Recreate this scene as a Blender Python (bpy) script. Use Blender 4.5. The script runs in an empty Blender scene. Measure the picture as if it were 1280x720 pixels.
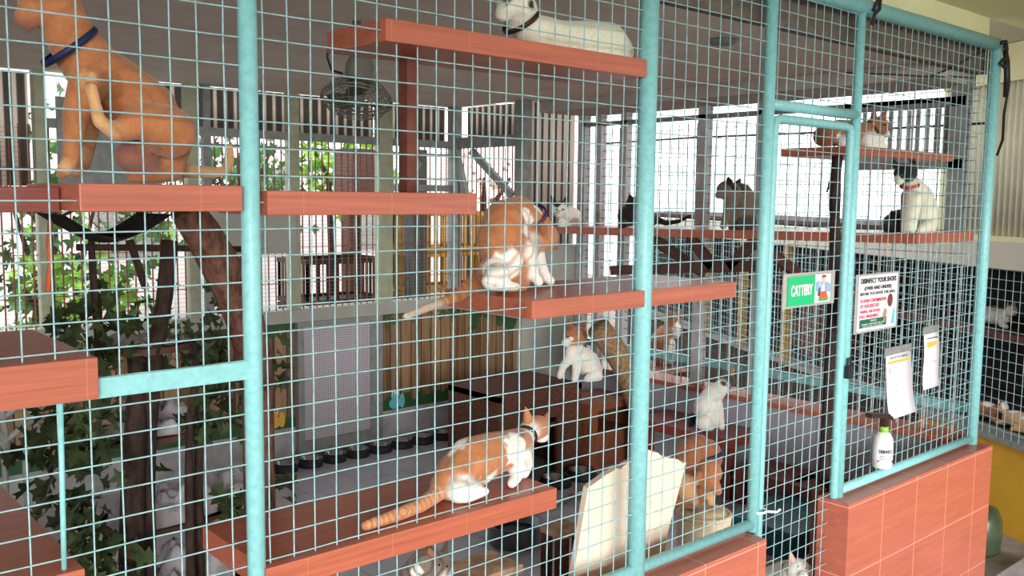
import bpy, bmesh, math, random
from mathutils import Vector, Matrix, noise
random.seed(7)
SC = bpy.context.scene
COL = SC.collection
PI = math.pi

# ------------------------------------------------------------------ colours / materials
def lin(h):
    h = h.lstrip('#'); r = []
    for i in (0, 2, 4):
        v = int(h[i:i+2], 16)/255
        r.append(v/12.92 if v <= .04045 else ((v+.055)/1.055)**2.4)
    return tuple(r)+(1.,)
def newmat(name):
    m = bpy.data.materials.new(name); m.use_nodes = True
    nt = m.node_tree; b = nt.nodes['Principled BSDF']
    return m, nt, b
def N(nt, t, **k):
    n = nt.nodes.new(t)
    for a, v in k.items(): setattr(n, a, v)
    return n
def coords(nt, scale=(1, 1, 1)):
    tc = N(nt, 'ShaderNodeTexCoord'); mp = N(nt, 'ShaderNodeMapping'); mp.inputs['Scale'].default_value = scale
    nt.links.new(tc.outputs['Object'], mp.inputs['Vector']); return mp.outputs['Vector']
def plain(name, col, rough=.6, metal=0, var=.12, scale=25, bump=0., spec=.4, stretch=(1, 1, 1), col2=None):
    """base colour mixed with a worn second tone by noise"""
    m, nt, b = newmat(name); c = lin(col)
    v = coords(nt, stretch)
    n = N(nt, 'ShaderNodeTexNoise'); n.inputs['Scale'].default_value = scale; n.inputs['Detail'].default_value = 6; n.inputs['Roughness'].default_value = .65
    nt.links.new(v, n.inputs['Vector'])
    r = N(nt, 'ShaderNodeValToRGB')
    lo = lin(col2) if col2 else tuple(x*(1-2.2*var) for x in c[:3])+(1,)
    hi = c if col2 else tuple(min(1, x*(1+var)) for x in c[:3])+(1,)
    r.color_ramp.elements[0].position = .35; r.color_ramp.elements[0].color = lo
    r.color_ramp.elements[1].position = .62; r.color_ramp.elements[1].color = hi
    nt.links.new(n.outputs['Fac'], r.inputs['Fac']); nt.links.new(r.outputs['Color'], b.inputs['Base Color'])
    b.inputs['Roughness'].default_value = rough; b.inputs['Metallic'].default_value = metal
    b.inputs['Specular IOR Level'].default_value = spec
    if bump:
        bp = N(nt, 'ShaderNodeBump'); bp.inputs['Strength'].default_value = bump; bp.inputs['Distance'].default_value = .01
        nt.links.new(n.outputs['Fac'], bp.inputs['Height']); nt.links.new(bp.outputs['Normal'], b.inputs['Normal'])
    return m
def tilemat(name, col, grout, axes, size, off=(0, 0), joint=.004, rough=.35, streak=.3, grain=(1.5, 30, 60), spec=.45):
    """tiles with wood streaks; joints every size metres along two object axes"""
    m, nt, b = newmat(name)
    v = coords(nt, grain)
    n = N(nt, 'ShaderNodeTexNoise'); n.inputs['Scale'].default_value = 1.6; n.inputs['Detail'].default_value = 7; n.inputs['Roughness'].default_value = .7; n.inputs['Distortion'].default_value = .6
    nt.links.new(v, n.inputs['Vector'])
    r = N(nt, 'ShaderNodeValToRGB'); c = lin(col)
    r.color_ramp.elements[0].position = .3; r.color_ramp.elements[0].color = tuple(x*(1-streak) for x in c[:3])+(1,)
    r.color_ramp.elements[1].position = .7; r.color_ramp.elements[1].color = tuple(min(1, x*(1+streak*.45)) for x in c[:3])+(1,)
    nt.links.new(n.outputs['Fac'], r.inputs['Fac'])
    tc = N(nt, 'ShaderNodeTexCoord'); sp = N(nt, 'ShaderNodeSeparateXYZ'); nt.links.new(tc.outputs['Object'], sp.inputs[0])
    fac = None
    for a, s, o in zip(axes, size, off):
        ad = N(nt, 'ShaderNodeMath', operation='ADD'); ad.inputs[1].default_value = 50*s-o; nt.links.new(sp.outputs['XYZ'.index(a)], ad.inputs[0])
        md = N(nt, 'ShaderNodeMath', operation='MODULO'); md.inputs[1].default_value = s; nt.links.new(ad.outputs[0], md.inputs[0])
        lt = N(nt, 'ShaderNodeMath', operation='LESS_THAN'); lt.inputs[1].default_value = joint; nt.links.new(md.outputs[0], lt.inputs[0])
        if fac is None: fac = lt.outputs[0]
        else:
            mx = N(nt, 'ShaderNodeMath', operation='MAXIMUM'); nt.links.new(fac, mx.inputs[0]); nt.links.new(lt.outputs[0], mx.inputs[1]); fac = mx.outputs[0]
    mix = N(nt, 'ShaderNodeMixRGB'); mix.inputs['Color2'].default_value = lin(grout)
    nt.links.new(r.outputs['Color'], mix.inputs['Color1']); nt.links.new(fac, mix.inputs['Fac'])
    nt.links.new(mix.outputs[0], b.inputs['Base Color'])
    b.inputs['Roughness'].default_value = rough; b.inputs['Specular IOR Level'].default_value = spec
    bp = N(nt, 'ShaderNodeBump'); bp.inputs['Strength'].default_value = .15; bp.inputs['Distance'].default_value = .003
    nt.links.new(n.outputs['Fac'], bp.inputs['Height']); nt.links.new(bp.outputs['Normal'], b.inputs['Normal'])
    return m
def furmat():
    m, nt, b = newmat('fur')
    a = N(nt, 'ShaderNodeAttribute', attribute_name='Col')
    v = coords(nt, (1, 1, 1))
    n = N(nt, 'ShaderNodeTexNoise'); n.inputs['Scale'].default_value = 130; n.inputs['Detail'].default_value = 4; n.inputs['Roughness'].default_value = .7
    nt.links.new(v, n.inputs['Vector'])
    r = N(nt, 'ShaderNodeMapRange'); r.inputs['From Min'].default_value = .3; r.inputs['From Max'].default_value = .7; r.inputs['To Min'].default_value = .84; r.inputs['To Max'].default_value = 1.08
    nt.links.new(n.outputs['Fac'], r.inputs['Value'])
    mx = N(nt, 'ShaderNodeMixRGB', blend_type='MULTIPLY'); mx.inputs['Fac'].default_value = 1
    nt.links.new(a.outputs['Color'], mx.inputs['Color1']); nt.links.new(r.outputs['Result'], mx.inputs['Color2'])
    nt.links.new(mx.outputs[0], b.inputs['Base Color'])
    b.inputs['Roughness'].default_value = .85; b.inputs['Specular IOR Level'].default_value = .15
    b.inputs['Sheen Weight'].default_value = .25; b.inputs['Sheen Roughness'].default_value = .5
    n2 = N(nt, 'ShaderNodeTexNoise'); n2.inputs['Scale'].default_value = 420; n2.inputs['Detail'].default_value = 3
    nt.links.new(v, n2.inputs['Vector'])
    bp = N(nt, 'ShaderNodeBump'); bp.inputs['Strength'].default_value = .3; bp.inputs['Distance'].default_value = .0015
    nt.links.new(n2.outputs['Fac'], bp.inputs['Height']); nt.links.new(bp.outputs['Normal'], b.inputs['Normal'])
    return m
def transmat(name, col, trans=.7, rough=.5):
    m, nt, b = newmat(name)
    out = nt.nodes['Material Output']
    t = N(nt, 'ShaderNodeBsdfTranslucent'); t.inputs['Color'].default_value = lin(col)
    b.inputs['Base Color'].default_value = lin(col); b.inputs['Roughness'].default_value = rough
    mx = N(nt, 'ShaderNodeMixShader'); mx.inputs[0].default_value = trans
    nt.links.new(b.outputs[0], mx.inputs[1]); nt.links.new(t.outputs[0], mx.inputs[2]); nt.links.new(mx.outputs[0], out.inputs['Surface'])
    return m
def clearmat(name, col, alpha):
    m, nt, b = newmat(name)
    out = nt.nodes['Material Output']; t = N(nt, 'ShaderNodeBsdfTransparent')
    b.inputs['Base Color'].default_value = lin(col); b.inputs['Roughness'].default_value = .15
    mx = N(nt, 'ShaderNodeMixShader'); mx.inputs[0].default_value = alpha
    nt.links.new(t.outputs[0], mx.inputs[1]); nt.links.new(b.outputs[0], mx.inputs[2]); nt.links.new(mx.outputs[0], out.inputs['Surface'])
    return m

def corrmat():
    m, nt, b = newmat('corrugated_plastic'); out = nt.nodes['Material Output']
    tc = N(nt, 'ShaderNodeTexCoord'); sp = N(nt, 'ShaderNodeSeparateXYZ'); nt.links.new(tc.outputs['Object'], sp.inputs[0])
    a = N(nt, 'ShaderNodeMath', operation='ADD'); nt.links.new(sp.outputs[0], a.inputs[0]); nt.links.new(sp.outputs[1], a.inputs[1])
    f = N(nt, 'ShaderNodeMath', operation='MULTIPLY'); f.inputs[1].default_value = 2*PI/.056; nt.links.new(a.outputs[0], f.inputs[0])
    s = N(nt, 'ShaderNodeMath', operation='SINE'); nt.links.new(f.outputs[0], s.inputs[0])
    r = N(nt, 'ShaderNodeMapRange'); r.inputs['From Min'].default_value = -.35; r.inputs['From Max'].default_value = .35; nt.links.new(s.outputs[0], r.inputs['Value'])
    c = N(nt, 'ShaderNodeMixRGB'); c.inputs['Color1'].default_value = lin('#79726c'); c.inputs['Color2'].default_value = lin('#cdc4bc'); nt.links.new(r.outputs[0], c.inputs['Fac'])  # light and shade of the ribs, painted in as alternating stripes
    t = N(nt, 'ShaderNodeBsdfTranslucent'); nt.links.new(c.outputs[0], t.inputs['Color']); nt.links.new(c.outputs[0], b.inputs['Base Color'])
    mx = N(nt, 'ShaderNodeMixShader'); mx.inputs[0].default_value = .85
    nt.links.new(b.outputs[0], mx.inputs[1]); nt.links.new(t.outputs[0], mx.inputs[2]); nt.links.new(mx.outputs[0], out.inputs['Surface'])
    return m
M = {}
M['teal'] = plain('teal_paint', '#90cfd2', .4, 0, .06, 60, .03, .45, col2='#80bfc0')
M['wire'] = plain('wire_teal', '#a8cfd6', .5, .1, .1, 40, 0, .3, col2='#8aaeb0')
M['wire_grey'] = plain('wire_grey', '#6d6f6c', .5, .2)
M['shelf'] = tilemat('shelf_tile', '#b5634a', '#bd7058', 'XY', (.2, .4), (.06, .12), .0018)
M['shelf_dark'] = tilemat('shelf_tile_dark', '#8a4136', '#a4655a', 'XY', (.3, .3), (.06, .12), .002)
M['walltile'] = tilemat('wall_tile', '#bd6a55', '#e5a08c', 'XZ', (.262, .25), (.257, .045), .0035, .35, .22, (2, 10, 40))
M['floortile'] = tilemat('floor_tile', '#b7b5c0', '#85848c', 'XY', (.3, .3), (.1, .05), .004, .22, .12, (3, 3, 3), .6)
M['greytile'] = tilemat('grey_wall_tile', '#aeacb8', '#86858f', 'YZ', (.3, .3), (.1, .25), .003, .4, .08, (3, 3, 3))
M['ceil'] = plain('ceiling_board', '#ece2d6', .85, 0, .04, 8)
M['cream'] = plain('cream_paint', '#e6e2b4', .8, 0, .03, 3)
M['creamgrey'] = plain('cream_grey_paint', '#cbc6b6', .8, 0, .03, 3)
M['greybeam'] = plain('grey_beam', '#b5aca2', .8, 0, .05, 6)
M['olive'] = plain('olive_paint', '#a6aa90', .6, 0, .08, 20)
M['greypost'] = plain('grey_post', '#8a8d8a', .6, 0, .1, 20)
M['lightpost'] = plain('light_grey_post', '#b9b8b8', .6, 0, .08, 20)
M['greypanel'] = plain('grey_panel', '#a6a79e', .7, 0, .04, 10)
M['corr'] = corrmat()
M['siding'] = plain('cream_siding', '#dedac2', .6, 0, .05, 6)
M['concrete'] = plain('concrete', '#aeacae', .85, 0, .1, 12, .2)
M['ground'] = plain('stone_ground', '#8a837a', .9, 0, .12, 9, .3)
M['yellow'] = plain('yellow_paint', '#e0a92c', .6, 0, .05, 4)
M['yellowpost'] = plain('yellow_post', '#b98f35', .6, 0, .1, 20)
M['darkwood'] = plain('dark_wood', '#5a3a30', .6, 0, .2, 12, .2, stretch=(1, 1, 8))
M['brownbox'] = plain('brown_carpet', '#5e3a2c', .95, 0, .2, 60, .4)
M['brownwood'] = plain('brown_wood', '#8a5138', .55, 0, .15, 15, .1, stretch=(6, 6, 1))
M['bark'] = plain('bark', '#6e4a3a', .9, 0, .3, 18, .8, stretch=(3, 3, 1))
M['barkdark'] = plain('bark_dark', '#3b2a24', .9, 0, .3, 18, .8, stretch=(3, 3, 1))
M['leaf'] = plain('leaf_green', '#3d4a2b', .6, 0, .3, 14, 0, .3)
M['leafbright'] = plain('leaf_bright', '#7fb23e', .6, 0, .3, 6)
M['leafdark'] = plain('leaf_dark', '#3c6a34', .6, 0, .3, 6)
M['black'] = plain('black_plastic', '#1d1e20', .45, 0, .1)
M['blackrub'] = plain('black_rubber', '#26262a', .6, 0, .1)
M['steel'] = plain('steel', '#b9bcc0', .25, .9, .05)
M['darksteel'] = plain('pot_metal', '#7b7e82', .35, .8, .1)
M['fanplastic'] = plain('fan_plastic', '#77776c', .5, 0, .08)
M['whitecloth'] = plain('white_cloth', '#f4edf2', .85, 0, .06, 14, .4)
M['darkcloth'] = plain('dark_cloth', '#34302e', .9, 0, .2, 30, .3)
M['slab'] = plain('cream_foam', '#f6e4cf', .8, 0, .04, 14, .2)
M['drum'] = plain('cream_drum', '#e8d3b2', .7, 0, .1, 14, .1)
M['tealbin'] = plain('teal_bin', '#1c525a', .4, 0, .08)
M['white'] = plain('white_plastic', '#eceae4', .4, 0, .03)
M['paper'] = plain('paper', '#f3f0f6', .7, 0, .01)
M['signgreen'] = plain('sign_green', '#1fc27c', .35, 0, .01)
M['darkgreen'] = plain('ink_dark_green', '#1d6b4c', .5, 0, .01)
M['ink'] = plain('ink_black', '#33333a', .6, 0, .01)
M['inkred'] = plain('ink_red', '#dc4468', .6, 0, .01)
M['orangeink'] = plain('ink_orange', '#e6b84e', .6, 0, .01)
M['skyblue'] = plain('ink_blue', '#8fb6dc', .6, 0, .01)
M['cyanink'] = plain('ink_cyan', '#6cc4d4', .6, 0, .01)
M['redink'] = plain('ink_orange_red', '#e2603c', .6, 0, .01)
M['greenink'] = plain('ink_grass_green', '#4fae54', .6, 0, .01)
M['skin'] = plain('ink_skin', '#f0c4a8', .6, 0, .01)
M['brownink'] = plain('ink_brown', '#7a4038', .6, 0, .01)
M['sleeve'] = clearmat('plastic_sleeve', '#d6d2d2', .5)
M['orangerope'] = plain('orange_rope', '#d9653a', .8)
M['redtoy'] = plain('red_plastic', '#b3262c', .5)
M['greencap'] = plain('green_cap', '#8bc34a', .4)
M['greenbarrel'] = plain('green_barrel', '#3f4e3a', .3, 0, .15, 8)
M['tan'] = plain('tan_wood', '#b89274', .8, 0, .2, 20, .3)
M['rope'] = plain('sisal_rope', '#9a7c5c', .95, 0, .25, 60, .6)
M['eye'] = plain('cat_eye', '#1a1d14', .1, 0, .02)
M['pink'] = plain('pink_skin', '#d99a92', .6)
M['blue'] = plain('navy_collar', '#1c2b55', .5)
M['purple'] = plain('purple_collar', '#4a2448', .5)
M['redcollar'] = plain('red_collar', '#c8423c', .5)
M['brown'] = plain('brown_collar', '#3a2420', .5)
M['pinkcollar'] = plain('pink_collar', '#e06a8a', .5)
M['fur'] = furmat()
M['brick'] = plain('pale_building', '#e6dcda', .8, 0, .1, 1.2)
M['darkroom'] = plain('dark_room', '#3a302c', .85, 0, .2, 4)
M['cratey'] = plain('crate_yellow', '#a98230', .6, 0, .2, 8)
M['darkpost'] = plain('dark_teal_post', '#2f4443', .6)
M['darkpost'] = plain('dark_teal_post', '#2f4443', .6)
M['darktrim'] = plain('dark_trim', '#6b6055', .7)
M['umber'] = plain('umber_board', '#6d3a2c', .6, 0, .2, 10)

def muralmat():
    m, nt, b = newmat('wood_mural')
    tc = N(nt, 'ShaderNodeTexCoord'); sp = N(nt, 'ShaderNodeSeparateXYZ'); nt.links.new(tc.outputs['Object'], sp.inputs[0])
    ad = N(nt, 'ShaderNodeMath', operation='ADD'); nt.links.new(sp.outputs[0], ad.inputs[0]); nt.links.new(sp.outputs[1], ad.inputs[1])
    # plank index -> tone
    ml = N(nt, 'ShaderNodeMath', operation='MULTIPLY'); ml.inputs[1].default_value = 13; nt.links.new(ad.outputs[0], ml.inputs[0])
    fl = N(nt, 'ShaderNodeMath', operation='FLOOR'); nt.links.new(ml.outputs[0], fl.inputs[0])
    wn = N(nt, 'ShaderNodeTexWhiteNoise', noise_dimensions='1D'); nt.links.new(fl.outputs[0], wn.inputs['W'])
    fr = N(nt, 'ShaderNodeMath', operation='FRACT'); nt.links.new(ml.outputs[0], fr.inputs[0])
    gap = N(nt, 'ShaderNodeMath', operation='LESS_THAN'); gap.inputs[1].default_value = .09; nt.links.new(fr.outputs[0], gap.inputs[0])
    mp = N(nt, 'ShaderNodeMapping'); mp.inputs['Scale'].default_value = (28, 28, 2.2); nt.links.new(tc.outputs['Object'], mp.inputs['Vector'])
    n = N(nt, 'ShaderNodeTexNoise'); n.inputs['Scale'].default_value = 1.5; n.inputs['Detail'].default_value = 6; nt.links.new(mp.outputs[0], n.inputs['Vector'])
    av = N(nt, 'ShaderNodeMath', operation='MULTIPLY_ADD'); av.inputs[1].default_value = .45; nt.links.new(wn.outputs['Value'], av.inputs[0]); nt.links.new(n.outputs['Fac'], av.inputs[2])
    r = N(nt, 'ShaderNodeValToRGB'); r.color_ramp.elements[0].position = .35; r.color_ramp.elements[0].color = lin('#4e3826'); r.color_ramp.elements[1].position = .95; r.color_ramp.elements[1].color = lin('#a88763')
    nt.links.new(av.outputs[0], r.inputs['Fac'])
    m1 = N(nt, 'ShaderNodeMixRGB'); m1.inputs['Color2'].default_value = lin('#2f2119'); nt.links.new(gap.outputs[0], m1.inputs['Fac']); nt.links.new(r.outputs[0], m1.inputs['Color1'])
    # painted grass along the foot (z < ~.36) and hanging vines at the top, ragged by noise
    n2 = N(nt, 'ShaderNodeTexNoise'); n2.inputs['Scale'].default_value = 16; n2.inputs['Detail'].default_value = 5; nt.links.new(tc.outputs['Object'], n2.inputs['Vector'])
    g = N(nt, 'ShaderNodeMath', operation='MULTIPLY_ADD'); g.inputs[1].default_value = .16; g.inputs[2].default_value = .275; nt.links.new(n2.outputs['Fac'], g.inputs[0])
    lt = N(nt, 'ShaderNodeMath', operation='LESS_THAN'); nt.links.new(sp.outputs[2], lt.inputs[0]); nt.links.new(g.outputs[0], lt.inputs[1])
    m2 = N(nt, 'ShaderNodeMixRGB'); m2.inputs['Color2'].default_value = lin('#2f5a32'); nt.links.new(lt.outputs[0], m2.inputs['Fac']); nt.links.new(m1.outputs[0], m2.inputs['Color1'])
    n3 = N(nt, 'ShaderNodeTexNoise'); n3.inputs['Scale'].default_value = 5; n3.inputs['Detail'].default_value = 8; n3.inputs['Roughness'].default_value = .75; nt.links.new(tc.outputs['Object'], n3.inputs['Vector'])
    v = N(nt, 'ShaderNodeMath', operation='MULTIPLY_ADD'); v.inputs[1].default_value = -1.1; v.inputs[2].default_value = 1.40; nt.links.new(n3.outputs['Fac'], v.inputs[0])
    gt = N(nt, 'ShaderNodeMath', operation='GREATER_THAN'); nt.links.new(sp.outputs[2], gt.inputs[0]); nt.links.new(v.outputs[0], gt.inputs[1])
    m3 = N(nt, 'ShaderNodeMixRGB'); m3.inputs['Color2'].default_value = lin('#35562f'); nt.links.new(gt.outputs[0], m3.inputs['Fac']); nt.links.new(m2.outputs[0], m3.inputs['Color1'])
    nt.links.new(m3.outputs[0], b.inputs['Base Color']); b.inputs['Roughness'].default_value = .55
    return m
M['mural'] = muralmat()

def perfmat():
    m, nt, b = newmat('perforated_metal')
    tc = N(nt, 'ShaderNodeTexCoord'); sp = N(nt, 'ShaderNodeSeparateXYZ'); nt.links.new(tc.outputs['Object'], sp.inputs[0])
    w = []
    for i in (0, 2):
        a = N(nt, 'ShaderNodeMath', operation='MULTIPLY'); a.inputs[1].default_value = 2*PI/.014; nt.links.new(sp.outputs[i], a.inputs[0])
        s = N(nt, 'ShaderNodeMath', operation='SINE'); nt.links.new(a.outputs[0], s.inputs[0]); w.append(s.outputs[0])
    ml = N(nt, 'ShaderNodeMath', operation='MAXIMUM'); nt.links.new(w[0], ml.inputs[0]); nt.links.new(w[1], ml.inputs[1])
    r = N(nt, 'ShaderNodeMapRange'); r.inputs['From Min'].default_value = -.2; r.inputs['From Max'].default_value = .7; nt.links.new(ml.outputs[0], r.inputs['Value'])
    mx = N(nt, 'ShaderNodeMixRGB'); mx.inputs['Color1'].default_value = lin('#8f8b92'); mx.inputs['Color2'].default_value = lin('#c9c2ca'); nt.links.new(r.outputs[0], mx.inputs['Fac'])
    nt.links.new(mx.outputs[0], b.inputs['Base Color']); b.inputs['Roughness'].default_value = .4; b.inputs['Metallic'].default_value = .15
    return m
M['perf'] = perfmat()

# ------------------------------------------------------------------ mesh helpers (world coordinates)
def obj(name, bm, mat, root=None, smooth=False):
    me = bpy.data.meshes.new(name)
    if isinstance(bm, bmesh.types.BMesh):
        if root is not None: bmesh.ops.translate(bm, verts=bm.verts, vec=-root_world(root))
        bmesh.ops.recalc_face_normals(bm, faces=bm.faces)
        bm.to_mesh(me); bm.free()
    else: me = bm
    if smooth:
        for p in me.polygons: p.use_smooth = True
    o = bpy.data.objects.new(name, me); COL.objects.link(o)
    if mat is not None: me.materials.append(M[mat] if isinstance(mat, str) else mat)
    if root is not None: o.parent = root
    return o
def root_world(r):
    v = Vector((0, 0, 0))
    while r is not None: v = v+Vector(r.location); r = r.parent
    return v
def thing(name, label, cat, loc, group=None):
    o = bpy.data.objects.new(name, None); COL.objects.link(o); o.location = loc
    o.empty_display_size = .05
    o['label'] = label; o['category'] = cat
    if group: o['group'] = group
    return o
def tag(o, label, cat, group=None, kind=None):
    o['label'] = label; o['category'] = cat
    if group: o['group'] = group
    if kind: o['kind'] = kind
    return o
def struct(name, bm, mat, smooth=False):
    o = obj(name, bm, mat, None, smooth); o['kind'] = 'structure'; return o
def B(): return bmesh.new()
def box(bm, a, b, bev=0., rot=None):
    a = Vector(a); b = Vector(b); c = (a+b)/2; s = (b-a)
    r = bmesh.ops.create_cube(bm, size=1.); vs = r['verts']
    bmesh.ops.scale(bm, vec=(abs(s.x), abs(s.y), abs(s.z)), verts=vs)
    if bev:
        es = list({e for v in vs for e in v.link_edges})
        rr = bmesh.ops.bevel(bm, geom=es, offset=bev, segments=2, affect='EDGES', profile=.6)
        vs = list({v for f in rr['faces'] for v in f.verts} | {v for v in vs if v.is_valid})
    if rot is not None: bmesh.ops.rotate(bm, cent=(0, 0, 0), matrix=rot, verts=vs)
    bmesh.ops.translate(bm, vec=c, verts=vs)
    return bm
def beam(bm, p, q, w, h, up=(0, 0, 1)):
    """rectangular bar from p to q"""
    p = Vector(p); q = Vector(q); d = (q-p).normalized(); u = Vector(up); s = d.cross(u)
    if s.length < 1e-3: s = d.cross(Vector((0, 1, 0)))
    s.normalize(); u = s.cross(d)
    vs = [bm.verts.new(e+s*(w/2*i)+u*(h/2*j)) for e in (p, q) for i, j in ((-1, -1), (1, -1), (1, 1), (-1, 1))]
    for f in ((0, 1, 2, 3), (7, 6, 5, 4), (0, 4, 5, 1), (1, 5, 6, 2), (2, 6, 7, 3), (3, 7, 4, 0)): bm.faces.new([vs[i] for i in f])
    return bm
def tube(bm, pts, rad, n=8, cap=True, closed=False):
    pts = [Vector(p[:3]) for p in pts]; k = len(pts)
    if not hasattr(rad, '__len__'): rad = [rad]*k
    rings = []; prev = None
    for i in range(k):
        if closed: t = pts[(i+1) % k]-pts[i-1]
        else: t = pts[min(i+1, k-1)]-pts[max(i-1, 0)]
        t.normalize()
        if prev is None:
            a = Vector((0, 0, 1)) if abs(t.z) < .9 else Vector((1, 0, 0))
            s = t.cross(a).normalized()
        else:
            s = prev-t*prev.dot(t); s.normalize()
        prev = s; u = t.cross(s)
        rings.append([bm.verts.new(pts[i]+(s*math.cos(2*PI*j/n)+u*math.sin(2*PI*j/n))*rad[i]) for j in range(n)])
    for i in range(k if closed else k-1):
        a, b = rings[i], rings[(i+1) % k]
        for j in range(n): bm.faces.new((a[j], a[(j+1) % n], b[(j+1) % n], b[j]))
    if cap and not closed:
        bm.faces.new(rings[0][::-1]); bm.faces.new(rings[-1])
    return bm
def lathe(bm, c, prof, n=24, axis=None, cap0=True, cap1=True):
    c = Vector(c); rings = []
    q = Vector((0, 0, 1)).rotation_difference(Vector(axis)) if axis is not None else None
    for r, z in prof:
        ring = []
        for j in range(n):
            v = Vector((r*math.cos(2*PI*j/n), r*math.sin(2*PI*j/n), z))
            if q: v = q @ v
            ring.append(bm.verts.new(c+v))
        rings.append(ring)
    for a, b in zip(rings, rings[1:]):
        for j in range(n): bm.faces.new((a[j], a[(j+1) % n], b[(j+1) % n], b[j]))
    if cap0: bm.faces.new(rings[0][::-1])
    if cap1: bm.faces.new(rings[-1])
    return bm
def circle_pts(c, r, n, axis=(0, 0, 1), sx=1.):
    q = Vector((0, 0, 1)).rotation_difference(Vector(axis))
    return [Vector(c)+q @ Vector((r*sx*math.cos(2*PI*i/n), r*math.sin(2*PI*i/n), 0)) for i in range(n)]
def ball(bm, c, r, sc=(1, 1, 1), sub=2):
    rr = bmesh.ops.create_icosphere(bm, subdivisions=sub, radius=r)
    bmesh.ops.scale(bm, vec=sc, verts=rr['verts']); bmesh.ops.translate(bm, vec=Vector(c[:3]), verts=rr['verts'])
def prism(bm, poly, d):
    """closed polygon (list of points) extruded by vector d"""
    d = Vector(d); a = [bm.verts.new(p) for p in poly]; b = [bm.verts.new(Vector(p)+d) for p in poly]
    n = len(a); bm.faces.new(a); bm.faces.new(b[::-1])
    for i in range(n): bm.faces.new((a[i], b[i], b[(i+1) % n], a[(i+1) % n]))
    return bm
def text(root, s, x, z, y, size, mat, name='lettering', width=None, bold=.0, height=None, about=None, ang=0.):
    """lettering on a plane facing -Y; x,z = left edge and baseline"""
    cu = bpy.data.curves.new('t', 'FONT'); cu.body = s; cu.size = size; cu.offset = bold; cu.extrude = .0003; cu.resolution_u = 3
    t = bpy.data.objects.new('t', cu); COL.objects.link(t)
    dg = bpy.context.evaluated_depsgraph_get(); me = bpy.data.meshes.new_from_object(t.evaluated_get(dg))
    bpy.data.objects.remove(t); bpy.data.curves.remove(cu)
    xs = [v.co.x for v in me.vertices]; ys = [v.co.y for v in me.vertices]
    w = max(xs)-min(xs) or 1; h = max(ys)-min(ys) or 1; x0 = min(xs)
    k = (width/w) if width else 1.; kh = (height/h) if height else 1.
    rw = root_world(root)
    for v in me.vertices:
        p = Vector((x+(v.co.x-x0)*k, y-v.co.z, z+v.co.y*kh))
        if about is not None:      # wrap round an upright cylinder
            r = abs(y-about[1])+v.co.z; a = -PI/2+(p.x-about[0])/r+ang; p = Vector((about[0]+r*math.cos(a), about[1]+r*math.sin(a), p.z))
        v.co = p-rw
    return obj(name, me, mat, root)

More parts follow.
